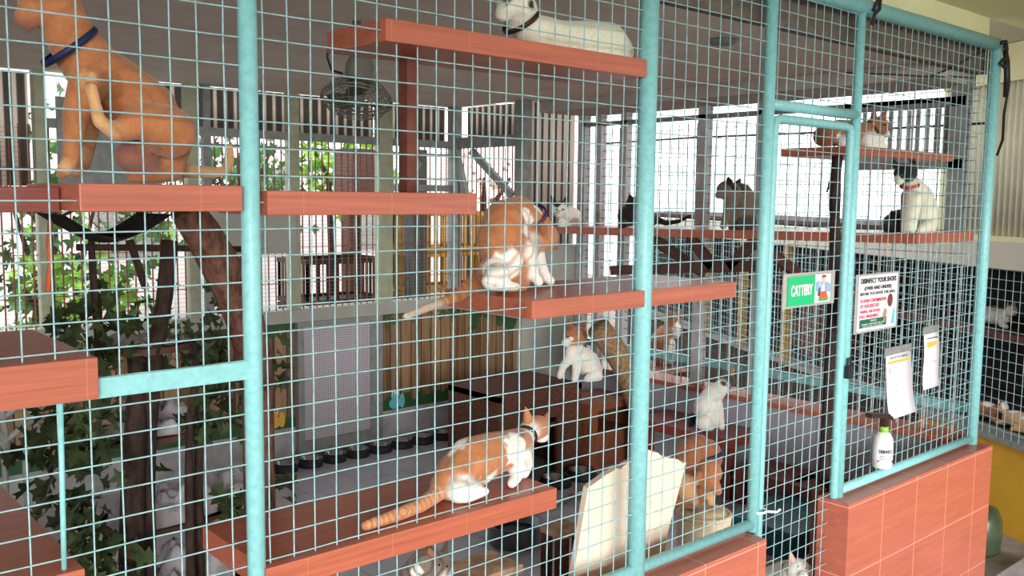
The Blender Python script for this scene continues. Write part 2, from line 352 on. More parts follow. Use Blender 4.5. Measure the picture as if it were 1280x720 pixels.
# ------------------------------------------------------------------ cats
FUR = {'o': '#bb7a50', 'od': '#a2673e', 'ol': '#d8a878', 'w': '#f2ece2', 'c': '#e9e6cf', 'k': '#26221f', 'kg': '#4b443e', 'g': '#7b6c5e', 'p': '#8a5f58', 'gl': '#b3a596', 'pk': '#e2b0a4', 'go': '#9a6242', 'gw': '#cfc6c0'}
FURL = {k: Vector(lin(v)[:3]) for k, v in FUR.items()}
def cat(label, chains, ears=(), paint=(), collar=None, eyes=(), nose=None, vox=.005, ground=None, extra=None, group=None, stripes=(), gx=None):
    """chains: (colour, [(x,y,z,r)...]) tapered limbs that are fused into one continuous skin; paint: (colour,(x,y,z,r)) coat patches"""
    prims = []
    for ckey, nodes in list(chains)+[(e[0], [e[1], e[2]]) for e in ears]:
        for a, b in zip(nodes, nodes[1:]) if len(nodes) > 1 else [(nodes[0], nodes[0])]:
            pa, pb = Vector(a[:3]), Vector(b[:3]); L = (pb-pa).length
            n = max(1, int(L/max(.003, min(a[3], b[3])*.35)))
            for i in range(n+1):
                t = i/n; prims.append((pa.lerp(pb, t), a[3]*(1-t)+b[3]*t, ckey))
    bm = B()
    for p, r, k in prims: ball(bm, p, r, sub=2)
    me = bpy.data.meshes.new('tmp'); bm.to_mesh(me); bm.free()
    o = bpy.data.objects.new('tmp', me); COL.objects.link(o)
    md = o.modifiers.new('r', 'REMESH'); md.mode = 'VOXEL'; md.voxel_size = vox; md.use_smooth_shade = True
    sm = o.modifiers.new('s', 'SMOOTH'); sm.factor = .5; sm.iterations = 9
    dg = bpy.context.evaluated_depsgraph_get(); dg.update()
    res = bpy.data.meshes.new_from_object(o.evaluated_get(dg))
    bpy.data.objects.remove(o); bpy.data.meshes.remove(me)
    res.name = 'cat_body'
    lo = min(v.co.z for v in res.vertices)
    cx = sum(v.co.x for v in res.vertices)/len(res.vertices); cy = sum(v.co.y for v in res.vertices)/len(res.vertices)
    base = Vector((cx, cy, lo))
    root = thing('cat', label, 'cat', base+Vector((0, 0, 0)), group)
    ca = res.color_attributes.new('Col', 'FLOAT_COLOR', 'POINT')
    import numpy as np
    PC = np.array([tuple(p) for p, r, k in prims]); PR = np.array([r for p, r, k in prims]); PK = np.array([tuple(FURL[k]) for p, r, k in prims])
    V = np.empty(len(res.vertices)*3); res.vertices.foreach_get('co', V); V = V.reshape(-1, 3)
    out = np.ones((len(V), 4))
    for s in range(0, len(V), 4000):
        v = V[s:s+4000]
        d = np.linalg.norm(v[:, None, :]-PC[None], axis=2)-PR[None]
        w = np.exp(-(d-d.min(axis=1, keepdims=True))/.004)
        out[s:s+4000, :3] = (w@PK)/w.sum(axis=1, keepdims=True)
    for i, v in enumerate(V):
        vv = Vector(v)
        nz = noise.noise(vv*38)*.012+noise.noise(vv*90)*.005
        c = Vector(out[i, :3])
        for k, s in paint:
            dd = (vv-Vector(s[:3])).length-s[3]+nz
            t = min(1., max(0., .5-dd/.006)); c = c.lerp(FURL[k], t)
        for ctr, rad, freq, k, amt in stripes:
            if (vv-Vector(ctr)).length < rad:
                q = math.sin((vv-Vector(ctr)).length*freq+noise.noise(vv*30)*2.2)
                c = c.lerp(FURL[k], max(0, q)*amt)
        out[i, :3] = c
    ca.data.foreach_set('color', out.astype(np.float32).ravel())
    if ground is not None:                       # flatten the parts that press on what carries the cat
        for v in res.vertices:
            if v.co.z < ground and (gx is None or v.co.x > gx): v.co.z = ground
        if gx is None: base.z = ground; root.location.z = ground
    for v in res.vertices: v.co = v.co-base
    obj('cat_body', res, 'fur', root, True)
    if collar:
        cc, ax, r, mk = collar
        obj('collar', lathe(B(), cc, [(r-.004, -.005), (r, -.006), (r+.002, 0), (r, .006), (r-.004, .005)], 32, ax, False, False), mk, root, True)
    for e in eyes:
        bm = B(); ball(bm, e, e[3] if len(e) > 3 else .004); obj('eye', bm, 'eye', root, True)
    if nose:
        bm = B(); ball(bm, nose, .003); obj('nose', bm, 'pink', root, True)
    if extra: extra(root)
    return root
# ------------------------------------------------------------------ setting
FLZ = .10
struct('floor', box(B(), (-1.3, .05, -.05), (4.08, 3.3, FLZ)), 'floortile')
struct('trim_1', box(B(), (-8, -14, -.25), (14, 12, -.05)), 'ground')     # outside ground
struct('ceiling', box(box(B(), (-1.3, .091, 2.15), (4.12, 2.44, 2.2)), (-1.3, 2.44, 2.15), (3.64, 3.12, 2.2)), 'ceil')
struct('ceiling_outside', box(B(), (-3.5, -4.2, 2.36), (7.6, .05, 2.42)), 'cream')
bm = B(); prism(bm, [(4.1, .05, 2.365), (7.6, .05, 2.365), (7.0, .9, 2.365), (4.1, .75, 2.365)], (0, 0, .05)); pass; struct('ceiling_neighbour', bm, 'creamgrey')
bm = B(); box(bm, (-1.3, .05, 2.13), (4.1, .09, 2.245)); struct('trim_2', bm, 'darktrim')
bm = B(); box(bm, (-1.3, .05, 2.245), (4.1, .09, 2.36)); struct('trim_11', bm, 'cream')
bm = B(); box(bm, (3.72, .1, 2.085), (4.12, 2.4, 2.149)); struct('trim_3', bm, 'greybeam')
# dwarf wall under the wire front, with the doorway gap
bm = B(); box(bm, (-1.3, -.07, -.049), (2.40, .049, .56), .003); struct('wall_front', bm, 'walltile')
bm = B(); box(bm, (2.895, -.07, -.049), (4.10, .049, .56), .003); struct('wall_front_right', bm, 'walltile')
bm = B(); box(bm, (4.0, .05, -.049), (4.12, 2.42, .56)); struct('wall_right', bm, 'greytile')
bm = B(); box(bm, (3.96, .05, .56), (4.14, 2.4, .585), .003); struct('trim_4', bm, 'shelf')
bm = B(); box(bm, (-1.35, .05, -.05), (-1.3, 3.1, 2.15)); struct('wall_left', bm, 'greypanel')
bm = B(); box(bm, (4.12, 1.9, .50), (4.6, 2.42, .529)); struct('trim_12', bm, 'umber')
# rear: grey foot, painted plank mural, ledge
bm = B(); box(bm, (-1.3, 3.05, -.05), (3.65, 3.13, .28)); box(bm, (3.6, 2.4, -.05), (3.68, 3.05, .28)); struct('wall_back', bm, 'concrete')
bm = B(); box(bm, (-1.3, 3.05, .28), (2.47, 3.11, .88)); box(bm, (2.99, 3.05, .28), (3.6, 3.11, .88)); box(bm, (3.6, 2.44, .28), (3.66, 3.11, .88)); struct('wall_back_mural', bm, 'mural')
bm = B(); box(bm, (-1.3, 3.02, .88), (3.64, 3.14, .95)); box(bm, (3.57, 2.40, .88), (3.69, 3.02, .95)); struct('trim_5', bm, 'greypanel')
bm = B(); box(bm, (3.6, 2.4, -.05), (4.1, 2.44, 1.3)); struct('wall_back_right', bm, 'greypanel')
# posts and rails of the back wall
bm = B()
for x, w in ((1.19, .05), (1.90, .06), (2.47, .06), (3.07, .09), (.4, .05), (-.4, .05)): box(bm, (x-w/2, 3.03, .95), (x+w/2, 3.09, 2.15))
struct('trim_6', bm, 'olive')
bm = B()
box(bm, (1.2, 3.035, 1.89), (3.62, 3.085, 1.932)); box(bm, (1.7, 3.05, 1.835), (3.6, 3.08, 1.852)); box(bm, (3.585, 2.4, 1.89), (3.635, 3.05, 1.955))
box(bm, (3.57, 3.02, .95), (3.63, 3.09, 2.15)); box(bm, (3.58, 2.39, .95), (3.65, 2.46, 2.15)); box(bm, (1.96, 3.04, .95), (2.0, 3.08, 2.15))
box(bm, (3.15, 3.055, 1.62), (3.62, 3.08, 1.66))
struct('trim_7', bm, 'greypost')
# bars of the back windows
bm = B()
x = -1.25
while x < 3.58:
    tube(bm, [(x, 3.06, .95), (x, 3.06, 1.9)], .0042, 5); x += .042
y = 2.47
while y < 3.03:
    tube(bm, [(3.61, y, .95), (3.61, y, 1.9)], .0042, 5); y += .042
for z in (1.1, 1.3, 1.5, 1.7): beam(bm, (-1.25, 3.065, z), (3.58, 3.065, z), .004, .004)
struct('window_1', bm, 'brownwood')
# fine netting on the outer side of the back windows
bm = B()
z = .96
while z < 1.9:
    beam(bm, (-1.25, 3.10, z), (3.6, 3.10, z), .0016, .0016); z += .022
struct('window_2', bm, 'wire_grey')
bm = B(); box(bm, (1.90, 3.005, 1.27), (2.46, 3.02, 1.505)); tag(obj('wall_board', bm, 'greypanel'), 'plain grey board fixed across the back bars beside the diagonal log', 'board')
bm = B(); box(bm, (1.25, 3.0, 1.6), (1.72, 3.015, 2.03)); tag(obj('wall_board', bm, 'greypost'), 'dark grey board high on the back wall behind the scratching cat', 'board')
# corrugated sheets
def corrugated(bm, p, q, z0, z1, amp=.0035, pitch=.056, th=.002):
    p = Vector((p[0], p[1], 0)); q = Vector((q[0], q[1], 0)); L = (q-p).length; d = (q-p)/L; nrm = Vector((-d.y, d.x, 0)); n = int(L/pitch*8)
    prev = None
    for i in range(n+1):
        s = L*i/n; o = nrm*(amp*math.sin(2*PI*s/pitch)); a = p+d*s+o
        cur = [bm.verts.new((a.x, a.y, z0)), bm.verts.new((a.x, a.y, z1)), bm.verts.new((a.x+nrm.x*th, a.y+nrm.y*th, z1)), bm.verts.new((a.x+nrm.x*th, a.y+nrm.y*th, z0))]
        if prev:
            for k in range(4): bm.faces.new((prev[k], cur[k], cur[(k+1) % 4], prev[(k+1) % 4]))
        prev = cur
    return bm
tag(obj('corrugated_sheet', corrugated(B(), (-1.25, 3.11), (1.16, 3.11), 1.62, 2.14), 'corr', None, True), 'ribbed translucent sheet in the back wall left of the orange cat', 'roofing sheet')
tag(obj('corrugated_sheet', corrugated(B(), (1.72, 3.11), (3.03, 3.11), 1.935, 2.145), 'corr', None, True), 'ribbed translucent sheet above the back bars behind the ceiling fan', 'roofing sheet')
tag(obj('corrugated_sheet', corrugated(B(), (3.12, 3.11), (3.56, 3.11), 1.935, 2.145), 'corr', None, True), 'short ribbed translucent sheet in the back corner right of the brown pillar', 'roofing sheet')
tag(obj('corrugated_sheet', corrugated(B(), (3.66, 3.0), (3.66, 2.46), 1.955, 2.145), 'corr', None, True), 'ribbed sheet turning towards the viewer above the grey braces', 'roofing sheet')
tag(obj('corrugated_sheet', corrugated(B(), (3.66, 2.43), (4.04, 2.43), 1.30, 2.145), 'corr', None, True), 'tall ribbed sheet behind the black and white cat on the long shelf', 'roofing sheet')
# wall braces
for a, b, lab in (((3.58, 2.86, 1.87), (3.60, 2.5, 1.60), 'grey diagonal brace above the grooming cat'), ((3.067,2.9,1.622), (3.215,2.9,1.789), 'grey diagonal brace behind the brown pillar'),((3.57,3.0,1.87),(3.57,2.9,1.6),'short grey brace in the back corner')):
    tag(obj('wall_brace', beam(B(), a, b, .03, .04), 'greypost'), lab, 'brace', None)

# perforated door in the back wall
t = thing('screen_door', 'silver perforated metal door set in the painted back wall', 'door', (2.73, 3.03, .13))
bm = B()
box(bm, (2.46, 3.00, .12), (2.50, 3.04, .88)); box(bm, (2.94, 3.00, .12), (3.02, 3.04, .88)); box(bm, (2.50, 3.00, .12), (2.94, 3.04, .20)); box(bm, (2.50, 3.0, .85), (2.94, 3.04, .88))
obj('door_frame', bm, 'greypost', t)
obj('door_panel', box(B(), (2.50, 3.012, .20), (2.94, 3.03, .85)), 'perf', t)

# right wall: posts, slats, wire
t = thing('side_screen', 'grey posts, slats and wire net forming the right side of the cage', 'screen', (4.05, 1.2, .585))
for y, w in ((2.36, .06), (2.22, .045), (2.02, .045), (1.46, .06), (1.10, .05)):
    obj('post', box(B(), (4.03, y-w/2, .585), (4.08, y+w/2, 2.12)), 'lightpost', t)
obj('post', box(B(), (4.03, .095, 1.43), (4.08, .165, 2.12)), 'greypost', t)
bm = B(); y = .2
while y < .62:
    box(bm, (4.085, y-.009, 1.77), (4.095, y+.009, 2.0)); y += .042
obj('slats', bm, 'lightpost', t)
bm = B(); y = .08
while y < 2.36:
    tube(bm, [(4.045, y, .585), (4.045, y, 2.1)], .0016, 4); y += .0495
z = .63
while z < 2.1:
    tube(bm, [(4.045, .05, z), (4.045, 2.36, z)], .0016, 4); z += .0495
obj('wire_net', bm, 'wire_grey', t)
bm = B(); y = .09
while y < 2.36:
    tube(bm, [(4.06, y, .585), (4.06, y, 2.0)], .0034, 5); y += .062
obj('bars', bm, 'lightpost', t)
bm = B(); box(bm, (4.03, .1, 2.02), (4.08, 2.36, 2.04)); box(bm, (4.03, .1, 2.0), (4.08, .65, 2.04)); box(bm, (4.03, .1, 1.735), (4.08, .62, 1.775)); obj('rail', bm, 'greypost', t)
bm = B(); box(bm, (4.085, .05, .68), (4.12, 2.36, .72)); obj('rail', bm, 'teal', t)
tag(obj('cable', tube(B(), [(4.15, .06, 1.93), (4.15, .9, 1.925), (4.15, 1.6, 1.93), (4.15, 2.3, 1.92)], .006, 6), 'black'), 'black cable running level outside the right wall', 'cable')

# ------------------------------------------------------------------ wire front
fence = thing('wire_fence', 'pale blue pipe and wire mesh front of the cat enclosure', 'fence', (1.87, 0, .56))
def pipe(root, name, a, b, r, mat='teal'): return obj(name, tube(B(), [a, Vector(a).lerp(Vector(b), .5), b], r, 16), mat, root, True)
for x, r, z0 in ((.762, .0175, .56), (1.871, .025, .56), (2.424, .019, .56), (2.946, .0165, .56), (4.05, .0235, .56), (-.6, .0175, .56)):
    pipe(fence, 'post', (x, 0, z0), (x, 0, 2.235), r)
pipe(fence, 'rail', (-.62, 0, 2.24), (4.075, 0, 2.24), .027)
pipe(fence, 'rail', (-.6, 0, .583), (2.424, 0, .583), .0165)
pipe(fence, 'rail', (2.946, 0, .583), (4.05, 0, .583), .0165)
pipe(fence, 'rail', (2.43, 0, 1.882), (2.94, 0, 1.882), .0165)
obj('flat_bar', box(B(), (-.6, -.008, 1.253), (.76, .004, 1.288), .002), 'teal', fence)
pipe(fence, 'rod', (.420, .0, .97), (.424, 0, 1.255), .0045)
rnd = random.Random(3)
def mesh_panel(root, x0, x1, z0, z1, xs, zs, sx=.0495, sz=.0494, r=.00155, y=0., name='wire_mesh'):
    bm = B()
    x = xs-math.floor((xs-x0)/sx)*sx
    while x < x1:
        j = rnd.uniform(-.0012, .0012); n = max(3, int((z1-z0)/.12))
        tube(bm, [(x+j+rnd.uniform(-.0011, .0011), y+.0016+rnd.uniform(-.0006, .0006), z0+(z1-z0)*i/n) for i in range(n+1)], r, 5, cap=False); x += sx
    z = zs-math.floor((zs-z0)/sz)*sz
    while z < z1:
        n = max(3, int((x1-x0)/.1)); j = rnd.uniform(-.001, .001); k = rnd.uniform(-.0015, .0015)
        tube(bm, [(x0+(x1-x0)*i/n, y-.0016+rnd.uniform(-.0006, .0006), z+j+k*i/n+rnd.uniform(-.0009, .0009)) for i in range(n+1)], r, 5, cap=False); z += sz
    return obj(name, bm, 'wire', root, True)
mesh_panel(fence, -.58, .755, .585, 2.235, .371, 1.632)
mesh_panel(fence, .765, 1.87, .585, 2.235, 1.534, 1.632)
mesh_panel(fence, 1.87, 2.42, .585, 2.235, 1.928, 1.174)
mesh_panel(fence, 2.43, 2.94, 1.885, 2.235, 2.47, 1.174)
mesh_panel(fence, 2.95, 4.04, .585, 2.235, 2.97, 1.232)

# door
d = thing('cage_door', 'narrow pale blue pipe framed mesh door with the green sign', 'door', (2.70, .01, .1))
obj('door_frame', tube(B(), [(2.462, .005, .1), (2.462, .005, 1.0), (2.466, .005, 1.80), (2.474, .005, 1.838), (2.50, .005, 1.842), (2.88, .005, 1.842), (2.915, .005, 1.838), (2.922, .005, 1.80), (2.922, .005, 1.0), (2.922, .005, .1)], .0145, 14), 'teal', d, True)
mesh_panel(d, 2.472, 2.915, .12, 1.838, 2.522, 1.261, sx=.0495, sz=.0492, y=.012)
obj('hinge', lathe(B(), (2.44, -.012, 1.745), [(.006, -.02), (.008, 0), (.006, .02)], 10), 'teal', d)
bm = B(); box(bm, (2.925, -.03, .985), (2.955, -.012, 1.03), .003); tube(bm, [(2.93, -.02, 1.03), (2.932, -.02, 1.055), (2.95, -.02, 1.055), (2.95, -.02, 1.03)], .004, 8)
tag(obj('padlock', bm, 'blackrub'), 'small dark padlock on the right edge of the mesh door', 'padlock')
bm = B(); tube(bm, circle_pts((2.445, .0, .622), .03, 16, (0, 0, 1)), .004, 6, closed=True); tube(bm, [(2.46, -.03, .622), (2.49, -.045, .618), (2.50, -.05, .626)], .004, 6)
tag(obj('cloth_tie', bm, 'white'), 'white tie knotted round the door post above the brown wall', 'tie')

# ------------------------------------------------------------------ brown tiled shelves
def shelf(label, x0, x1, y0, y1, z0, z1, mat='shelf', rot=None, group='brown shelves'):
    t = tag(obj('wall_shelf', box(B(), (x0, y0, z0), (x1, y1, z1), .002), mat), label, 'shelf')
    return t
shelf('short brown shelf under the scratching orange cat', .459, .738, -.02, .30, 1.566, 1.612)
shelf('dark brown board behind the scratching cat, reaching the left picture edge', -1.0, .457, .08, .34, 1.563, 1.606, 'shelf_dark')
shelf('narrow bare brown shelf right of the first blue post', .787, 1.284, -.02, .20, 1.558, 1.604)
shelf('highest brown shelf carrying the white cat', 1.047, 1.842, -.02, .21, 1.905, 1.95)
shelf('brown shelf the cat sits washing itself on, crossing the middle post', 1.453, 2.264, -.02, .32, 1.31, 1.355)
shelf('brown bench at the bottom with the orange and white cat looking away', .772, 1.545, -.02, .28, .833, .884)
shelf('thick brown shelf corner at the left edge below the scratching cat', -.6, .479, -.02, .38, 1.256, 1.326)
shelf('lowest brown shelf in the bottom left corner', -.6, .447, -.02, .62, .92, .972)
shelf('small brown shelf upper right with the lying cat', 3.03, 3.78, .03, .34, 1.755, 1.785)
# long shelf on the right wall, dips slightly to the back
bm = B(); prism(bm, [(3.50, .03, 1.47), (4.02, .03, 1.47), (4.02, 2.33, 1.428), (3.50, 2.33, 1.428)], (0, 0, -.038))
t = tag(obj('wall_shelf', bm, 'shelf'), 'long brown shelf along the right wall with four cats', 'shelf')
t = thing('shelf_bracket', 'dark timber bracket with crossed struts below the long right shelf', 'bracket', (3.8, 1.3, 1.1))
for a, b in (((3.56,1.159,1.408), (3.56,1.014,1.279)), ((3.56,0.7873,1.413), (3.56,0.9241,1.285)), ((3.56,1.657,1.216), (3.56,0.7201,1.302)), ((3.56, 1.4, 1.40), (4.0, 1.4, 1.20)), ((3.56, .78, 1.40), (4.0, .78, 1.2))):
    obj('strut', beam(B(), a, b, .03, .05), 'darkwood', t)
# pillar under the highest shelf
bm = B(); box(bm, (1.203, .13, 1.604), (1.233, .165, 1.905), .003)
tag(obj('pillar', bm, 'umber'), 'square brown pillar holding up the highest shelf', 'pillar')
# low bench along the right wall inside
bm = B(); box(bm, (3.72, .35, .235), (3.99, .98, .285), .003); box(bm, (3.70, 1.0, .375), (3.99, 1.6, .425), .003); box(bm, (3.76, .94, .1), (3.8, .98, .235)); box(bm, (3.76, .37, .1), (3.80, .41, .235)); box(bm, (3.76, 1.54, .1), (3.80, 1.58, .375)); box(bm, (3.76, 1.02, .1), (3.80, 1.06, .375))
tag(obj('low_bench', bm, 'shelf_dark'), 'low stepped dark red brown bench along the grey tiled wall under the calico cat', 'bench')

# ------------------------------------------------------------------ ceiling fan
t = thing('wall_fan', 'dusty grey caged fan hanging from the ceiling behind the highest shelf', 'fan', (1.58, .95, 1.93))
C0 = Vector((1.58,0.95,1.903)); ax = Vector((-.25, -.22, -1)).normalized()
Mo = C0-ax*.09
obj('motor', lathe(B(), Mo, [(.012, -.05), (.035, -.045), (.045, -.02), (.045, .02), (.035, .045), (.018, .055)], 20, ax), 'fanplastic', t, True)
obj('mount', tube(B(), [Mo-ax*.03, Mo+Vector((.0, .02, .08)), (Mo.x+.01, Mo.y+.03, 2.15)], .014, 10), 'fanplastic', t, True)
bm = B()
for k, (rr, off) in enumerate(((.028, -.045), (.06, -.04), (.09, -.028), (.11, 0), (.112, .012), (.09, .038), (.06, .05), (.03, .055))):
    tube(bm, circle_pts(C0+ax*off, rr, 28, ax), .0016 if k not in (3, 4) else .0035, 5, closed=True)
q = Vector((0, 0, 1)).rotation_difference(ax)
for i in range(28):
    a = 2*PI*i/28; u = q @ Vector((math.cos(a), math.sin(a), 0))
    tube(bm, [C0+ax*(-.045)+u*.028, C0+ax*(-.028)+u*.09, C0+u*.112, C0+ax*.012+u*.112, C0+ax*.038+u*.09, C0+ax*.055+u*.03], .0012, 4)
obj('cage', bm, 'fanplastic', t, True)
for i in range(3):
    a = 2*PI*i/3+.4; bm = B(); vs = []
    for r, w, tw in ((.02, .018, .010), (.06, .035, .012), (.095, .032, .008)):
        for s in (-1, 1):
            vs.append(bm.verts.new(C0+q @ Vector((r*math.cos(a)-s*w*math.sin(a), r*math.sin(a)+s*w*math.cos(a), s*tw+.005))))
    for k in (0, 2): bm.faces.new((vs[k], vs[k+1], vs[k+3], vs[k+2]))
    bmesh.ops.solidify(bm, geom=bm.faces[:], thickness=.002)
    obj('blade', bm, 'fanplastic', t)
obj('hub', lathe(B(), C0, [(.024, -.02), (.026, .02), (.015, .03)], 16, ax), 'fanplastic', t, True)
obj('power_cable', tube(B(), [(1.528,0.95,1.973), (1.491,0.95,1.979), (1.475,0.95,2.016), (1.481,0.95,2.058), (1.506,0.95,2.085)], .004, 6), 'black', t, True)

# dome camera and small ceiling light
t = thing('ceiling_camera', 'dark dome security camera on the pale beam at the upper right', 'camera', (3.6, .55, 2.15))
c = (3.8,1.066,2.135)
obj('camera_base', lathe(B(), c, [(.052, .03), (.055, .01), (.048, -.006), (.03, -.012)], 20), 'creamgrey', t, True)
obj('camera_dome', lathe(B(), c, [(.034, -.008), (.032, -.022), (.022, -.036), (.006, -.042)], 20), 'black', t, True)
obj('camera_arm', box(B(), (c[0]-.03, c[1]-.03, c[2]+.028), (c[0]+.03, c[1]+.03, 2.10), .004), 'creamgrey', t)
t = tag(obj('ceiling_light', lathe(B(), (2.711,0.3846,2.145), [(.05, .005), (.05, -.006), (.035, -.014), (.01, -.018)], 20), 'greypost', None, True), 'small round dark fitting on the cage ceiling', 'ceiling light')

# cables at the top right corner
bm = B(); tube(bm, [(4.02, -.03, 2.24), (4.055, -.035, 2.25), (4.085, -.03, 2.22), (4.06, -.035, 2.185), (4.03, -.03, 2.16), (4.07, -.035, 2.145)], .008, 8)
tube(bm, [(4.06, -.03, 2.24), (4.11, -.03, 2.18), (4.13, -.03, 2.09), (4.125, -.02, 1.96), (4.18, .0, 1.86), (4.26, .05, 1.80)], .006, 8)
tube(bm, [(4.07, -.03, 2.22), (4.10, -.03, 2.12), (4.105, -.03, 2.03)], .011, 8)
tag(obj('cable', bm, 'black', None, True), 'black cables tied round the top of the right corner post', 'cable')
bm = B(); tube(bm, [(2.97, .055, 2.03), (3.3, .055, 2.055), (3.55, .055, 2.07), (3.75, .055, 2.09), (3.9, .055, 2.10), (4.0, .055, 2.105)], .0035, 6); tube(bm, [(3.60, .055, 2.075), (3.78, .05, 2.13), (3.95, .045, 2.19), (4.02, .03, 2.215)], .004, 6)
tag(obj('cable', bm, 'black', None, True), 'thin black cable sagging under the top rail at the right', 'cable')
bm = B(); tube(bm, [(2.97, -.03, 2.225), (2.985, -.035, 2.26), (3.01, -.032, 2.27), (3.01, -.03, 2.235), (2.98, -.03, 2.215), (2.965, -.03, 2.18)], .006, 8)
tag(obj('rubber_tie', bm, 'blackrub', None, True), 'dark tie round the top rail where it meets the door post', 'tie')

# ------------------------------------------------------------------ signs
def board(root, x0, x1, z0, z1, y, mat, name, th=.002, skew=0.):
    return obj(name, prism(B(), [(x0, y, z0), (x1, y, z0+skew), (x1, y, z1+skew), (x0, y, z1)], (0, th, 0)), mat, root)
t = thing('sign', 'green cattery sign in a clear sleeve on the mesh door', 'sign', (2.68, -.01, 1.25))
board(t, 2.530, 2.840, 1.253, 1.364, -.009, 'sleeve', 'plastic_sleeve')
gp = board(t, 2.552, 2.711, 1.260, 1.354, -.012, 'signgreen', 'green_panel')
board(t, 2.713, 2.808, 1.262, 1.354, -.0115, 'paper', 'picture_panel')
text(gp, 'CATTERY', 2.568, 1.293, -.0135, .03, 'paper', width=.128, height=.036, bold=.0012)
pic = lambda pts, mat, nm, y=-.0135: obj(nm, prism(B(), [(a, y, b) for a, b in pts], (0, .0008, 0)), mat, t)
pic([(2.716, 1.30), (2.738, 1.295), (2.738, 1.335), (2.716, 1.33)], 'skyblue', 'picture_patch')
pic([(2.775, 1.292), (2.805, 1.295), (2.805, 1.32), (2.778, 1.33)], 'skyblue', 'picture_patch')
pic([(2.742, 1.285), (2.776, 1.285), (2.772, 1.33), (2.746, 1.33)], 'skyblue', 'picture_patch')
pic([(2.750, 1.29), (2.768, 1.29), (2.766, 1.322), (2.752, 1.322)], 'paper', 'picture_patch', -.0142)
pic([(2.752+.009*1.1+.011*math.cos(a), 1.336+.012*math.sin(a)) for a in [i*PI/6 for i in range(12)]], 'skin', 'picture_face', -.0146)
pic([(2.762+.0125*math.cos(a), 1.344+.008*math.sin(a)) for a in [i*PI/8 for i in range(9)]], 'brownink', 'picture_hair', -.0150)
pic([(2.738, 1.283), (2.748, 1.298), (2.776, 1.298), (2.786, 1.283), (2.775, 1.274), (2.75, 1.274)], 'redink', 'picture_basket', -.0150)
pic([(2.735, 1.266), (2.79, 1.266), (2.795, 1.280), (2.738, 1.279)], 'greenink', 'picture_grass', -.0142)
pic([(2.728, 1.284), (2.734, 1.312), (2.740, 1.312), (2.742, 1.284)], 'brownink', 'picture_tail', -.0142)

t = thing('notice', 'white disinfect your shoes notice with red lines right of the door', 'notice', (3.13, -.01, 1.14))
board(t, 2.982, 3.290, 1.132, 1.340, -.009, 'sleeve', 'plastic_sleeve')
np_ = board(t, 2.998, 3.278, 1.140, 1.334, -.012, 'paper', 'printed_sheet')
yy = -.0135
text(np_, 'DISINFECT YOUR SHOES', 3.008, 1.308, yy, .02, 'ink', width=.256, height=.018, bold=.0006)
text(np_, '(OVER AND UNDER)', 3.035, 1.284, yy, .02, 'ink', width=.195, height=.017, bold=.0006)
text(np_, 'BEFORE YOU ENTER THIS AREA', 3.008, 1.265, yy, .02, 'ink', width=.252, height=.011, bold=.0002)
for i, (s, w) in enumerate((('TO AVOID CONTAMINATION', .188), ('OF OUR RESCUES', .135), ('THANKS, AND PLEASE', .145), ('FULL WASHING', .135))):
    text(np_, s, 3.008, 1.240-i*.0185, yy, .02, 'inkred', width=w, height=.0125, bold=.0004)
board(t, 3.012, 3.205, 1.150, 1.180, -.0130, 'darkgreen', 'green_footer', .0008)
text(t, 'THANK YOU', 3.085, 1.170, -.0142, .01, 'paper', width=.045, height=.006)
text(t, 'ANIMAL WELFARE SHELTER', 3.024, 1.160, -.0142, .01, 'paper', width=.165, height=.005)
text(t, 'KEEP OUR CATS SAFE', 3.034, 1.153, -.0142, .01, 'paper', width=.14, height=.004)
pic = lambda pts, mat, nm, y=-.0140: obj(nm, prism(B(), [(a, y, b) for a, b in pts], (0, .0008, 0)), mat, t)
pic([(3.205, 1.150), (3.262, 1.150), (3.262, 1.205), (3.245, 1.222), (3.218, 1.222), (3.205, 1.20)], 'paper', 'picture_coat')
pic([(3.235, 1.150), (3.264, 1.150), (3.264, 1.20), (3.252, 1.212)], 'cyanink', 'picture_scarf', -.0146)
pic([(3.224+.018*math.cos(a), 1.238+.024*math.sin(a)) for a in [i*PI/8 for i in range(16)]], 'brownink', 'picture_head', -.0150)
pic([(3.180, 1.165), (3.195, 1.165), (3.20, 1.205), (3.188, 1.212), (3.176, 1.19)], 'tan', 'picture_hand', -.0150)

def clip_paper(label, x0, x1, z0, z1, curl, header, bands):
    t = thing('paper_sheet', label, 'paper', ((x0+x1)/2, -.01, z0))
    bm = B(); n = 8; prev = None
    for i in range(n+1):
        s = i/n; z = z1+(z0-z1)*s; y = -.014-curl*s*s*1.2-.004*math.sin(s*5)
        sh = -.006*s
        cur = [bm.verts.new((x0+sh, y, z)), bm.verts.new((x1+sh, y-.006*s, z+.004)), bm.verts.new((x1+sh, y-.006*s+.0012, z+.004)), bm.verts.new((x0+sh, y+.0012, z))]
        if prev:
            for k in range(4): bm.faces.new((prev[k], cur[k], cur[(k+1) % 4], prev[(k+1) % 4]))
        else: bm.faces.new(cur)
        prev = cur
    bm.faces.new(prev[::-1])
    sh_ = obj('sheet', bm, 'paper', t, True)
    board(t, x0-.004, x1+.006, z1-.004, z1+.03, -.012, 'greypost', 'clip_strip', .004)
    for (a, b, c, dd, mt) in bands: board(t, x0+a, x0+b, z1-dd, z1-c, -.0165-curl*((c/(z1-z0))**2)*1.2-.004*math.sin(5*c/(z1-z0)), mt, 'print_line', .0006)
    if header: text(t, header, x0+.02, z1-.014, -.0168, .01, 'ink', width=(x1-x0)*.75, height=.009)
    return t
w = .19
clip_paper('larger white paper list clipped to the mesh above the spray bottle', 3.215, 3.408, .802, 1.030, .03, 'VISITORS', [(.01, .18, .020, .030, 'orangeink'), (.018, .03, .045, .20, 'skyblue')]+[(.055, .075, .045+i*.022, .049+i*.022, 'skyblue') for i in range(5)])
